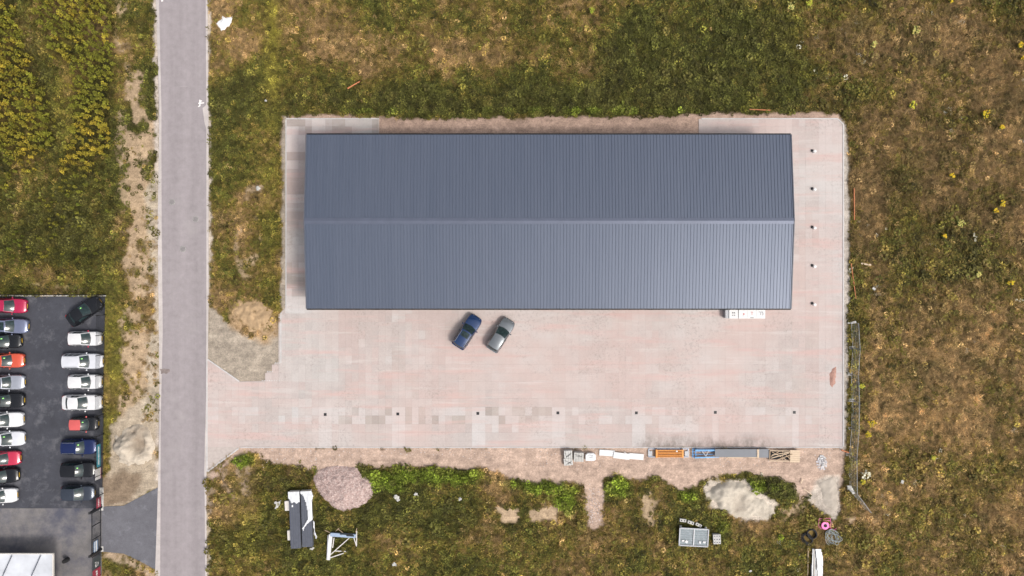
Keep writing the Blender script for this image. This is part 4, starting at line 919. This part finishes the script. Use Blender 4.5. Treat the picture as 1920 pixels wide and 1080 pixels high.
# ------------------------------------------------------------ white boxes against the warehouse wall
bxm = mat('white_carton', (.62,.62,.62), .5, var=.03)
for i, (x, lab) in enumerate(((1370.5, 'white box with black marks next to the grey box by the warehouse'), (1388, 'white box with a red mark between two marked white boxes'), (1404.5, 'white box with a red mark and black foot bar by the warehouse'), (1421, 'white box with a curved grey mark at the end of its row'))):
    t = empty('white_box', W(x, 588.5), label=lab, cat='box', group='white boxes along the warehouse')
    MB().box((0, 0, .5), (1.0, 1.0, .95)).build('box', bxm, t)
    b2 = MB().box((0, 0, .985), (1.04, 1.04, .02)).build('lid', bxm, t)
    z = 1.003
    if i == 0:
        for dx in (-.1, .12): MB().tube([(dx-.07, .12, z), (dx, .2, z), (dx+.05, .1, z)], .045, 5).build('mark', M['print_dark'], b2); MB().tube([(dx-.06, -.15, z), (dx+.05, -.1, z)], .045, 5).build('mark', M['print_dark'], b2)
    elif i == 1: MB().lathe((.08, .02, z-.01), [(.09, 0), (.09, .015)], 12).build('mark', M['print_red'], b2); MB().box((.0, -.2, z), (.12, .04, .012)).build('mark', M['print_dark'], b2)
    elif i == 2: MB().box((0, .25, z), (.3, .05, .012)).build('mark', M['print_red'], b2); MB().box((.0, .05, z), (.05, .3, .012)).build('mark', M['print_red'], b2); MB().box((0, -.42, z), (.42, .06, .012)).build('mark', M['print_dark'], b2)
    else: MB().tube([(-.25, .25, z), (.2, .25, z), (.28, .0, z), (.2, -.12, z)], .045, 5).build('mark', M['galv_mat'], b2); MB().tube([(0, .2, z), (-.02, -.1, z)], .04, 5).build('mark', M['galv_mat'], b2)
t = empty('grey_box', W(1359.5, 588.5), label='narrow grey metal box beside the row of white boxes', cat='box'); MB().box((0, 0, .45), (.42, .95, .85)).build('box', M['galv_mat'], t); MB().box((0, 0, .885), (.46, .99, .025)).build('lid', M['galv_mat'], t)

# ------------------------------------------------------------ material stacks along the yard's south edge
def pack(px_, py_, w, d, h, rz, label, m, strap=True, layers=4):
    t = empty('paver_pack', W(px_, py_), rz, label, 'paver pack'); n = 3
    for k in range(layers): MB().box((0, 0, .12+(k+.5)*h/layers), (w, d, h/layers-.012)).build('stone_layer', m, t)
    for dx in (-.36, 0, .36): MB().box((dx*w, 0, .055), (.09, d*.98, .11)).build('pallet_runner', M['wood'], t)
    for i in range(-1, 2): MB().box((w*.3*i, 0, .12+h+.003), (.016, d+.012, .012)).build('joint', M['trim'], t)
    if strap:
        z = .12+h+.018; rg = random.Random(int(px_))
        pts = [(-w*.4, d*.3, z)]+[(w*rg.uniform(-.4, .4), d*rg.uniform(-.4, .4), z+.004*k) for k in range(5)]; MB().tube(pts, .016, 5).build('strap', M['rubber'], t)
    return t
pack(1064.5, 849.5, .95, .90, .65, R(2), 'grey paver pack with loose black straps touching the yard edge', M['pale_concrete'])
pack(1065, 864, 1.05, .80, .45, R(5), 'lower grey paver pack with a black strap, on the bare soil beside its taller twin', M['pale_concrete'])
pack(1084, 854, 1.15, 1.05, .75, R(-2), 'square grey paver pack with one dark fold, between two other packs', M['concrete'])
t = empty('wrapped_pack', W(1106.5, 855), label='white wrapped pack with rounded corners and black straps, last of the packs', cat='pack')
pts = [(-.6,-.42), (.42,-.42), (.6,-.3), (.6,.28), (.36,.45), (-.36,.45), (-.6,.25)]
MB().prism(pts, .1, .62).build('wrapping', M['plastic_film'], t); MB().box((0, 0, .05), (1.1, .8, .1)).build('pallet', M['wood'], t)
MB().tube([(-.3, .2, .635), (-.1, .3, .635), (.1, .15, .635), (.3, .28, .635)], .018, 5).build('strap', M['rubber'], t); MB().tube([(-.2, -.05, .635), (.25, .02, .635)], .018, 5).build('strap', M['rubber'], t)
def slab_panel(c, L, w, z, rz, label, m=None):
    t = empty('insulation_board', W(*c), rz, label, 'board'); MB().box((0, 0, z), (L, w, .12)).build('panel', m or M['white'], t)
    MB().box((0, 0, z+.064), (L*.86, w*.22, .012)).build('groove', M['plastic_film'], t); return t
slab_panel((1138, 849), 1.85, .70, .07, R(-4), 'white wall panel lying at the end by the wrapped pack')
slab_panel((1165, 854), 1.95, .72, .20, R(-7), 'white wall panel lying across the two others')
slab_panel((1192, 855.5), 1.85, .70, .07, R(-5), 'white wall panel lying at the end by the orange stack')
MB().bar(W(1169, 846)+Vector((0, 0, .33)), W(1175, 850)+Vector((0, 0, .28)), .05, .05).build('white_batten', M['white'], label='short white batten resting on the white wall panels', cat='batten')
# orange purlins on a steel frame
t = empty('steel_rack', W(1253, 848.5), label='pale steel transport rack under the orange beams', cat='rack')
for y in (-.48, .48): MB().box((0, y, .16), (4.8, .06, .08)).build('rail', M['pale_blue'], t)
for x in (-2.35, -1.3, 0, 1.3, 2.35): MB().box((x, 0, .09), (.07, .96, .07)).build('cross_bar', M['pale_blue'], t)
for x in (-2.2, 2.2): MB().box((x, -.1, .115), (.5, .6, .04)).build('plate', M['galv_mat'], t)
t = empty('orange_beam_stack', W(1254, 849), label='stack of orange steel beams on the pale transport rack', cat='beam stack')
for k in range(5): MB().box((0, -.38+.19*k, .33+.02*(k % 2)), (2.9, .09, .26)).build('beam', M['orange'], t)
for x in (-1.55, 1.55): MB().box((x, 0, .34), (.2, .95, .30)).build('end_plate', M['orange'], t)
MB().box((.85, .30, .50), (.18, .16, .05)).build('label_card', M['white'], t)
# blue rack and grey panels
t = empty('blue_rack', W(1318, 848.5), label='blue steel rack with diagonal struts beside the orange stack', cat='rack')
for y in (-.48, -.15, .2, .48): MB().box((0, y, .20), (2.7, .07, .10)).build('rail', M['blue'], t)
for x in (-1.3, -.95): MB().box((x, 0, .29), (.10, 1.02, .08)).build('cross_bar', M['blue'], t)
MB().box((.1, .40, .48), (2.3, .13, .12)).build('long_beam', mat('light_blue_paint', (.12,.33,.58), .45, var=.1), t); MB().box((.35, -.46, .45), (2.9, .13, .12), rz=R(2)).build('long_beam', bpy.data.materials['light_blue_paint'], t)
MB().bar((-.25, .32, .42), (.25, -.35, .42), .08, .07).build('strut', M['galv_mat'], t); MB().bar((.25, -.35, .40), (.55, .30, .40), .08, .07).build('strut', M['galv_mat'], t)
t = empty('panel_stack', W(1381, 848), label='long stack of flat dark grey sheets between the blue rack and the timber crate', cat='panel stack')
sm = mat('grey_sheet', (.125,.135,.155), .5, var=.08, scale=1)
for k in range(4): MB().box((-.02*k, .01*k, .30+.085*k), (5.4, .94, .08)).build('sheet', sm, t)
MB().box((3.05, -.02, .33), (1.25, 1.02, .30)).build('end_sheet', sm, t)
MB().box((2.35, 0, .64), (.22, 1.0, .06)).build('timber', M['pale_wood'], t)
for x in (-1.2, .9, 2.6): MB().box((x, -.05, .13), (.12, 1.1, .26)).build('bearer', M['wood'], t)
for x, l in ((-.3, 1.9), (1.9, 1.1)): MB().box((x, -.55, .20), (l, .12, .10)).build('batten', M['pale_wood'], t)
t = empty('timber_crate', W(1468, 853), R(-1), 'open timber crate of loose slats with a boarded end', 'crate')
for y in (-.62, .58): MB().box((-.2, y, .42), (3.1, .09, .10)).build('rail', M['pale_wood'], t)
for x in (-1.72, -.2, .62): MB().box((x, -.02, .36), (.09, 1.3, .10)).build('cross_bar', M['wood'], t)
MB().box((-.5, 0, .06), (2.4, 1.05, .12)).build('floor', M['rubber'], t)
for a, b, z in (((-1.6, -.3), (.5, .35), .5), ((-1.5, .1), (.6, .5), .55), ((-1.5, .45), (.2, -.45), .47), ((-1.0, -.5), (.9, .25), .60), ((-.1, .4), (.7, -.4), .52), ((-1.6, -.1), (-.6, .55), .45)):
    MB().bar((*a, z), (*b, z), .08, .06).build('slat', random.choice((M['wood'], M['pale_wood'])), t)
for k in range(6): MB().box((1.22, -.62+.245*k, .50), (1.15, .225, .07)).build('board', M['pale_wood'], t)
for x in (.75, 1.68): MB().box((x, 0, .24), (.1, 1.25, .42)).build('bearer', M['wood'], t)

# ------------------------------------------------------------ panel stacks in the south field
gp = height(np.array([570.]), np.array([970.]))[0]
def ribbed_stack(px_, py_, L, w, n, rz, label):
    t = empty('panel_bundle', W(px_, py_)+Vector((0, 0, float(gp))), rz, label, 'panel bundle')
    for k in range(n):
        mb = MB(); mb.box((0, 0, .30+k*.11), (w, L, .09)); 
        if k == n-1:
            for i in range(4): mb.box(((i-1.5)*w/4, 0, .30+k*.11+.06), (.07, L, .07))
        mb.build('roof_sheet', M['dark_panel'], t)
    for y in (-L*.3, 0, L*.3): MB().box((0, y, .13), (w*.96, .22, .24)).build('foam_bearer', M['foam'], t)
    MB().box((0, L/2+.035, .30+(n-1)*.055), (w*.98, .06, n*.11)).build('end_foam', M['foam'], t)
    return t
def film(parent, outline, z, name='plastic_film', amp=.08, seed=0):
    """crumpled film draped over the bundle"""
    xs = [p[0] for p in outline]; ys = [p[1] for p in outline]; st_ = .09
    X, Y = np.meshgrid(np.arange(min(xs), max(xs)+st_, st_), np.arange(min(ys), max(ys)+st_, st_))
    d = sdist(X.ravel(), Y.ravel(), outline).reshape(X.shape); Z = z+amp*fbm(X*2.5, Y*1.6, seed)+amp*.5*fbm(X*7, Y*5, seed+2)
    mb = MB(); idx = {}
    ny, nx = X.shape
    for j in range(ny-1):
        for i in range(nx-1):
            if min(d[j, i], d[j+1, i], d[j, i+1], d[j+1, i+1]) < -.03: continue
            f = []
            for jj, ii in ((j, i), (j, i+1), (j+1, i+1), (j+1, i)):
                if (jj, ii) not in idx: idx[(jj, ii)] = len(mb.v); mb.v.append((X[jj, ii], Y[jj, ii], Z[jj, ii])); mb.c.append(None)
                f.append(idx[(jj, ii)])
            mb.f.append(tuple(f))
    o = mb.build(name, M['plastic_film'], parent, smooth=60); md = o.modifiers.new('thick', 'SOLIDIFY'); md.thickness = .012; return o
t1 = ribbed_stack(557.0, 971, 6.7, 1.20, 5, R(2.0), 'ribbed dark grey panel bundle with white film only at its end')
film(t1, [(-.68, 3.42), (.68, 3.42), (.66, 2.2), (.35, 1.9), (0, 2.15), (-.3, 2.0), (-.5, 2.4), (-.68, 2.6)], .82, seed=4); film(t1, [(-.3, 1.85), (-.05, 1.9), (-.1, 1.6), (-.28, 1.62)], .82, seed=6)
t2 = ribbed_stack(578.8, 969, 6.6, 1.20, 5, R(2.0), 'ribbed dark grey panel bundle with torn white film along its length')
film(t2, [(-.62, 3.35), (.72, 3.35), (.95, 2.8), (.78, 2.3), (.74, -.1), (.40, -.3), (.05, -.6), (-.25, -1.0), (-.45, -1.5), (-.52, -1.0), (-.2, -.5), (.22, .1), (.12, 1.2), (-.05, 2.1), (-.35, 2.9), (-.62, 3.1)], .82, amp=.12, seed=9)
film(t2, [(.70, -.2), (.92, -.4), (.9, -1.6), (1.15, -2.2), (.95, -2.6), (.75, -1.8)], .5, amp=.15, seed=14)
for (x, y, d), lab in (((542.5, 946, (.75, 1.15, .45)), 'white foam block at the wrapped end of the panel bundles'), ((547, 1001, (.7, 1.15, .45)), 'cream foam block beside the bare end of the panel bundle')):
    MB().box((0, 0, d[2]/2), d).build('foam_block', M['foam'], loc=W(x, y)+Vector((0, 0, float(gp))), rz=R(3), label=lab, cat='foam block')
M['dull_film'] = mat('dull_film', (.42,.41,.38), .6, var=.2, scale=4)
def scrap(px_, py_, outline, label, z=.22, seed=0):
    t = empty('plastic_scrap', W(px_, py_)+Vector((0, 0, float(height(np.array([px_*1.]), np.array([py_*1.]))[0]))), label=label, cat='plastic scrap'); film(t, outline, z, 'film', .18, seed).data.materials[0] = M['dull_film']; return t
def star(r, n, seed):
    g_ = random.Random(seed); return [(r*g_.uniform(.45, 1.1)*math.cos(a), r*g_.uniform(.45, 1.1)*math.sin(a)) for a in [k*6.283/n for k in range(n)]]
scrap(522, 944, [(-.45, .1), (-.2, .55), (0, .3), (.45, .5), (.35, .0), (.05, -.45), (-.3, -.5), (-.15, -.05)], 'torn white plastic scrap in the grass beside the foam block')
for i, (x, y, r_, lab) in enumerate(((740, 1056, .36, 'small white plastic scrap in the grass south of the steel frame'), (1688, 902, .34, 'small white scrap in the dry field beyond the temporary fence'), (1636, 541, .28, 'round white scrap near the orange pipe in the field'),
        (781, 925, .36, 'pale plastic scrap in the weeds east of the gravel heap'), (745, 932, .5, 'pale grey scrap of film beside the gravel heap'), (587, 1027, .3, 'white sliver of film off the end of the panel bundles'), (486, 354, .4, 'pale scrap on the grass between road and warehouse'), (500, 190, .25, 'small white scrap in the grass north west of the warehouse'),
        (1406, 1069, .28, 'tiny white scrap in the south field near the truss bundle'), (863, 934, .35, 'crumpled white scrap in the low weeds'))):
    scrap(x, y, star(r_, 9, i), lab, .20, i)

# ------------------------------------------------------------ steel frame lying in the field
t = empty('portal_truss', W(642, 1020)+Vector((0, 0, float(gp))), label='white and pale blue steel frame with braces lying in the grass', cat='steel truss')
def L_(px_, py_, z): return W(px_, py_)-W(642, 1020)+Vector((0, 0, z))
MB().bar(L_(622, 999, .45), (L_(669, 1002, .45)), .42, .25).build('beam', M['pale_blue'], t)
MB().bar(L_(640, 997.5, .60), L_(664, 998.5, .60), .12, .08).build('dark_web', M['black_metal'], t); MB().bar(L_(652, 1000, .6), L_(666, 1001, .6), .16, .08).build('dark_web', M['rubber'], t)
po = MB().bar(L_(622.5, 999, .42), L_(617, 1047, .30), .42, .22).build('post', M['white'], t); MB().bar(L_(617.5, 1000, .56), L_(615, 1046, .44), .07, .05).build('flange', M['galv'], po)
for a, b in (((621, 1038), (659, 1004)), ((620, 1044), (654, 1032)), ((630, 1031), (650, 1031.5)), ((664, 1004), (670, 1022)), ((670, 994), (670, 1020)), ((625, 1025), (628, 1006))): MB().bar(L_(*a, .25), L_(*b, .32), .10, .08).build('brace', M['foam'], t)
for a, b in (((610, 993), (626, 998)), ((630, 995), (638, 987)), ((634, 990), (645, 996)), ((668, 997), (671, 988))): MB().bar(L_(*a, .15), L_(*b, .45), .07, .06).build('timber', M['wood'], t)

# ------------------------------------------------------------ cage, blocks, coils, reel, truss bundle
g2 = float(height(np.array([1297.]), np.array([1003.]))[0])
t = empty('steel_cage', W(1297.5, 1003)+Vector((0, 0, g2)), R(-3), 'low galvanised steel cage with two mesh lids in the grass', 'cage')
CW, CD = 3.4, 2.05
for a, b in (((-1, -1), (1, -1)), ((1, -1), (1, 1)), ((1, 1), (-1, 1)), ((-1, 1), (-1, -1))): MB().bar((a[0]*CW/2, a[1]*CD/2, .62), (b[0]*CW/2, b[1]*CD/2, .62), .12, .10).build('rim_tube', M['galv_mat'], t)
MB().bar((0, -CD/2, .63), (0, CD/2, .63), .09, .08).build('mid_tube', M['galv'], t)
MB().box((0, 0, .33), (CW-.1, CD-.1, .42)).build('tub', mat('cage_sheet', (.16,.20,.22), .5, .3, var=.2, scale=5), t)
for sx in (-1, 1):
    wm_ = MB()
    for i in range(11): wm_.bar((sx*CW/4-CW/4+.1+i*(CW/2-.2)/10, -CD/2+.05, .60), (sx*CW/4-CW/4+.1+i*(CW/2-.2)/10, CD/2-.05, .60), .02, .015)
    for i in range(8): wm_.bar((sx*CW/4-CW/4+.05, -CD/2+.1+i*(CD-.2)/7, .615), (sx*CW/4+CW/4-.05, -CD/2+.1+i*(CD-.2)/7, .615), .02, .015)
    wm_.build('mesh_lid', M['galv_mat'], t)
for sx in (-1, 1):
    for sy in (-1, 1): MB().box((sx*CW*.44, sy*(CD/2+.05), .12), (.22, .18, .24)).build('foot', M['pale_concrete'], t)
for i, (x, y) in enumerate(((-1.25, -.45), (-.85, -.55), (.75, -.55), (1.25, -.5))): MB().box((x, y, .66), (.28, .18 if i != 1 else .3, .06), rz=i).build('paper', M['white'], t)
for (x, y, a), lab in (((1279, 973.5, -8), 'perforated concrete block in the grass, farthest from the paver stack'), ((1293.5, 977.5, -18), 'perforated concrete block in the grass between two others'), ((1308, 982, -28), 'perforated concrete block in the grass, nearest the paver stack')):
    t = empty('concrete_block', W(x, y)+Vector((0, 0, g2)), R(a), lab, 'concrete block'); MB().box((0, 0, .16), (.74, .34, .30)).build('block', M['pale_concrete'], t)
    for k in (-1, 1): MB().box((k*.18, 0, .312), (.13, .15, .02)).build('hole', M['rubber'], t)
t = empty('paver_stack', W(1341, 1007)+Vector((0, 0, g2)), R(2), 'small stack of pale concrete blocks beside the steel cage', 'block stack')
for i in range(3):
    for j in range(3): 
        b = MB().box((-.3+.3*i, -.38+.38*j, .3), (.28, .36, .55)).build('block', M['pale_concrete'], t); MB().box((-.3+.3*i, -.38+.38*j, .578), (.14, .12, .012)).build('hole', M['print_dark'], b)
def coil(px_, py_, r, tube, n, m, label, name, loose=.1, seed=0, zscale=1.):
    g_ = random.Random(seed); t = empty(name, W(px_, py_)+Vector((0, 0, float(height(np.array([px_*1.]), np.array([py_*1.]))[0]))), label=label, cat='hose coil')
    for k in range(n):
        cx, cy = g_.gauss(0, loose*r), g_.gauss(0, loose*r); a_, b_ = r*g_.uniform(1-loose*2, 1+loose), r*g_.uniform(1-loose*2, 1+loose); ph = g_.uniform(0, 3)*loose*1.5
        MB().tube([(cx+a_*math.cos(q+ph), cy+b_*math.sin(q), .16+.06*k*zscale+.05*math.sin(3*q+k)) for q in [i*2*math.pi/24 for i in range(24)]], tube, 6, closed=True).build('loop', m, t, smooth=60)
    return t
coil(1519, 999, .56, .085, 4, M['rubber'], 'tight black hose coil lying on a second black coil', 'hose_coil', .03, 2)
coil(1512, 1008, .62, .06, 4, M['rubber'], 'loose black hose coil half under the tight black coil', 'hose_coil', .12, 5, .5)
coil(1558, 1005, .78, .028, 9, M['grey_hose'], 'tangled grey hose coil beside the magenta reel', 'hose_coil', .22, 9, .5)
g3 = float(height(np.array([1545.]), np.array([981.]))[0])
t = empty('cable_reel', W(1544, 983)+Vector((0, 0, g3)), label='magenta cable reel with a dark hub and wire stand', cat='cable reel')
MB().lathe((0, 0, .28), [(.14, 0), (.46, 0), (.48, .04), (.46, .08), (.14, .08)], 18).build('flange', M['pink'], t, smooth=40); MB().lathe((0, 0, .12), [(.42, 0), (.42, .16)], 18).build('drum', M['pink'], t, smooth=40)
MB().lathe((0, 0, .32), [(.21, 0), (.21, .06), (.12, .065)], 14).build('hub', M['rubber'], t)
for a, b in (((-.7, .75), (.65, .85)), ((-.7, .75), (-.75, -.1)), ((.65, .85), (.75, .1)), ((-.75, -.1), (-.4, -.45)), ((-.6, .55), (.6, .6)), ((.75, .1), (.5, -.3))): MB().tube([(*a, .18), (*b, .22)], .03, 6).build('stand_bar', M['pink'], t)
MB().tube([(.55, -.2, .15), (.9, -.5, .2), (1.2, -.55, .15), (1.4, -.35, .18)], .03, 6).build('loose_cable', M['pink'], t, smooth=60)
g4 = float(height(np.array([1528.]), np.array([1055.]))[0])
t = empty('wrapped_bundle', W(1527, 1058)+Vector((0, 0, g4)), R(0), 'long bundle of profiles under white film with a narrow tapered end', 'bundle')
for k, x in enumerate((-.45, -.28, -.12)): MB().box((x, -.1, .35+.08*k), (.13, 4.3, .12), rz=R(-2+k)).build('profile', M['galv'] if k != 1 else M['foam'], t)
MB().box((-.58, -.9, .36), (.10, 2.2, .30)).build('dark_profile', M['dark_panel'], t)
film(t, [(-.25, 2.15), (.45, 2.15), (.62, 1.4), (.66, .6), (.62, -.4), (.75, -2.0), (.0, -2.2), (-.05, 0), (-.15, 1.2)], .55, amp=.14, seed=21)
for y in (-1.6, 1.4): MB().box((.05, y, .13), (1.1, .16, .26)).build('bearer', M['wood'], t)
MB().bar(W(1513.5, 1022)+Vector((0, 0, g4+.15)), W(1512.5, 1085)+Vector((0, 0, g4+.15)), .05, .05).build('thin_lath', M['pale_wood'], label='thin pale lath in the grass beside the wrapped bundle', cat='lath')

# ------------------------------------------------------------ orange pipes, planks
def pipe(a, b, r, m, label, name='orange_pipe', cat='pipe', collar=True):
    c = W((a[0]+b[0])/2, (a[1]+b[1])/2); hgt = float(height(np.array([960+c.x/S]), np.array([540-c.y/S]))[0]); t = empty(name, c+Vector((0, 0, hgt)), label=label, cat=cat)
    A = W(*a)-c+Vector((0, 0, .24)); B = W(*b)-c+Vector((0, 0, .24)); MB().tube([A, A.lerp(B, .5), B], r, 10).build('pipe', m, t, smooth=60)
    if collar: MB().tube([A, A+(B-A).normalized()*.16], r*1.3, 10).build('socket', m, t, smooth=60)
pipe((653, 167.5), (679, 152.5), .07, M['orange_pipe'], 'short orange pipe lying in the grass north of the warehouse')
pipe((1404, 206), (1443, 207.5), .055, M['orange_pipe'], 'orange pipe lying along the soil edge at the warehouse end')
pipe((1599.5, 354), (1600, 413), .06, M['orange_pipe'], 'thin orange pipe half hidden in grass beside the paved yard')
pipe((1594, 494), (1603, 560), .05, M['orange_pipe'], 'long orange pipe slanting beside the kerb in dry grass')
pipe((1576, 843), (1590, 848), .07, M['orange_pipe'], 'stub of orange pipe at the yard corner by the broken stones')
def plank(a, b, w_, label, m=M['pale_wood']):
    A, B = W(*a), W(*b); c = (A+B)/2; hgt = float(height(np.array([960+c.x/S]), np.array([540-c.y/S]))[0]); MB().bar(A-c+Vector((0, 0, .2)), B-c+Vector((0, 0, .24)), w_, .05).build('plank', m, loc=c+Vector((0, 0, hgt)), label=label, cat='plank')
plank((1613, 494), (1631, 497), .18, 'pale plank lying in dry grass near the slanting orange pipe')
plank((1500, 905), (1503, 897), .12, 'short board on the bare soil near the low sand heap'); plank((1505, 915), (1520, 926), .10, 'thin board slanting on the soil beside the low sand heap')
# ------------------------------------------------------------ temporary fence panels
def heras(a, b, label):
    A, B = W(*a), W(*b); d = B-A; L = d.length; t = empty('temporary_fence', (A+B)/2, math.atan2(d.y, d.x), label, 'temporary fence', 'temporary fence sections')
    f = MB(); f.tube([(-L/2+.04, 0, .12), (-L/2+.04, 0, 2.0), (L/2-.04, 0, 2.0), (L/2-.04, 0, .12)], .024, 6); f.tube([(-L/2+.04, 0, .25), (L/2-.04, 0, .25)], .02, 6); f.build('frame', M['galv_mat'], t, smooth=60)
    w_ = MB(); n = int(L/.18)
    for i in range(1, n): w_.bar((-L/2+i*L/n, 0, .25), (-L/2+i*L/n, 0, 2.0), .006, .006)
    for z in (.6, 1.0, 1.4, 1.75): w_.bar((-L/2+.04, 0, z), (L/2-.04, 0, z), .008, .008)
    w_.build('wire_mesh', M['galv_mat'], t)
    for sx in (-1, 1): MB().box((sx*(L/2-.06), .0, .07), (.22, .68, .14)).build('foot', M['concrete'], t)
vs_ = [(1594,604),(1597,652),(1594,701),(1596,750),(1595,803),(1591,852),(1592,917)]
for a, b, w in zip(vs_, vs_[1:], ('first', 'second', 'third', 'fourth', 'fifth', 'sixth')): heras(a, b, w+' temporary fence section of galvanised tube counted from the pale concrete block')
heras((1592, 917), (1618, 952), 'temporary fence section turned away at the end of the fence run')
MB().box((0, 0, .12), (.62, .24, .2)).build('concrete_block', M['pale_concrete'], loc=W(1599, 604.5), rz=R(15), label='pale concrete fence block at the start of the temporary fence', cat='concrete block')
scrap(1590, 914, [(-.5, .45), (.0, .5), (.4, -.1), (.6, -.5), (.2, -.65), (-.1, -.2), (-.4, .0)], 'white plastic sheet caught on the turned fence panel', .5, 33)

# ------------------------------------------------------------ flowering weeds in the dry field
def flower_bush(px_, py_, r, colr, dens=1.0):
    r *= .85; kind = 'pale yellow' if colr[2] > .1 else 'golden yellow' if colr[0] > .6 else 'ochre yellow' if colr[0] > .42 else 'yellow green'
    g_ = random.Random(int(px_)); hgt = float(height(np.array([px_*1.]), np.array([py_*1.]))[0])
    t = empty('flowering_weed', W(px_, py_)+Vector((0, 0, hgt)), label='bushy weed with %s flower heads in the wild grass' % kind, cat='weed', group=kind+' flowering weeds')
    st_ = MB(); lf = MB(); fl_ = MB()
    for i in range(int(20*dens)):
        a = g_.uniform(0, 6.28); q = r*math.sqrt(g_.random()); p = Vector((q*math.cos(a), q*math.sin(a), g_.uniform(.5, .85)))
        st_.bar((p.x*.3, p.y*.3, 0), p, .012, .012)
        for k in range(3):
            a2 = g_.uniform(0, 6.28); d = Vector((math.cos(a2), math.sin(a2), 0)); b = p*g_.uniform(.4, .85); s = Vector((-d.y, d.x, 0))*.04; lf.add([b, b+d*.1+s, b+d*.2, b+d*.1-s], [(0, 1, 2, 3)], (.10, .12, .03))
        for k in range(3):
            o = p+Vector((g_.uniform(-.08, .08), g_.uniform(-.08, .08), g_.uniform(0, .06))); s = g_.uniform(.03, .06); z = g_.uniform(-.02, .02)
            fl_.add([o+Vector((-s, -s, z)), o+Vector((s, -s, -z)), o+Vector((s, s, z)), o+Vector((-s, s, -z))], [(0, 1, 2, 3)], tuple(c*g_.uniform(.75, 1.1) for c in colr))
    st_.build('stem', M['weed_attr_stem'], t); lf.build('leaf_mass', M['plant_attr'], t); fl_.build('flower_head', M['plant_attr'], t)
M['plant_attr'] = mat_attr('plant_colour', .7, ((20, .12),), 0); M['weed_attr_stem'] = mat('weed_stem', (.14,.12,.05), .8)
Yc = (.605,.43,.03); Yp = (.50,.46,.14)
for x, y, r_, c_ in ((1840,216,.62,Yc),(1705,200,.50,(.5,.45,.05)),(1478,15,.60,Yp),(1710,62,.52,Yp),(1512,10,.4,(.42,.42,.05)),(1632,88,.4,Yp),(1905,88,.35,Yc),(1910,112,.3,Yc),(1870,241,.28,Yc),(1779,330,.30,Yc),(1795,420,.46,Yp),
                     (1861,395,.32,Yc),(1874,382,.36,Yc),(1765,443,.28,Yc),(1828,515,.34,Yp),(1888,530,.36,Yc),(1630,790,.62,(.5,.36,.03)),(1622,812,.4,(.5,.36,.03)),(1776,5,.3,Yc),(1612,900,.3,(.45,.38,.04)),(1743,855,.3,(.4,.36,.05)),(1610,722,.3,(.45,.42,.05)),
                     (1108,24,.34,(.3,.34,.04)),(1460,1003,.4,(.26,.32,.03))):
    flower_bush(x, y, r_, c_)
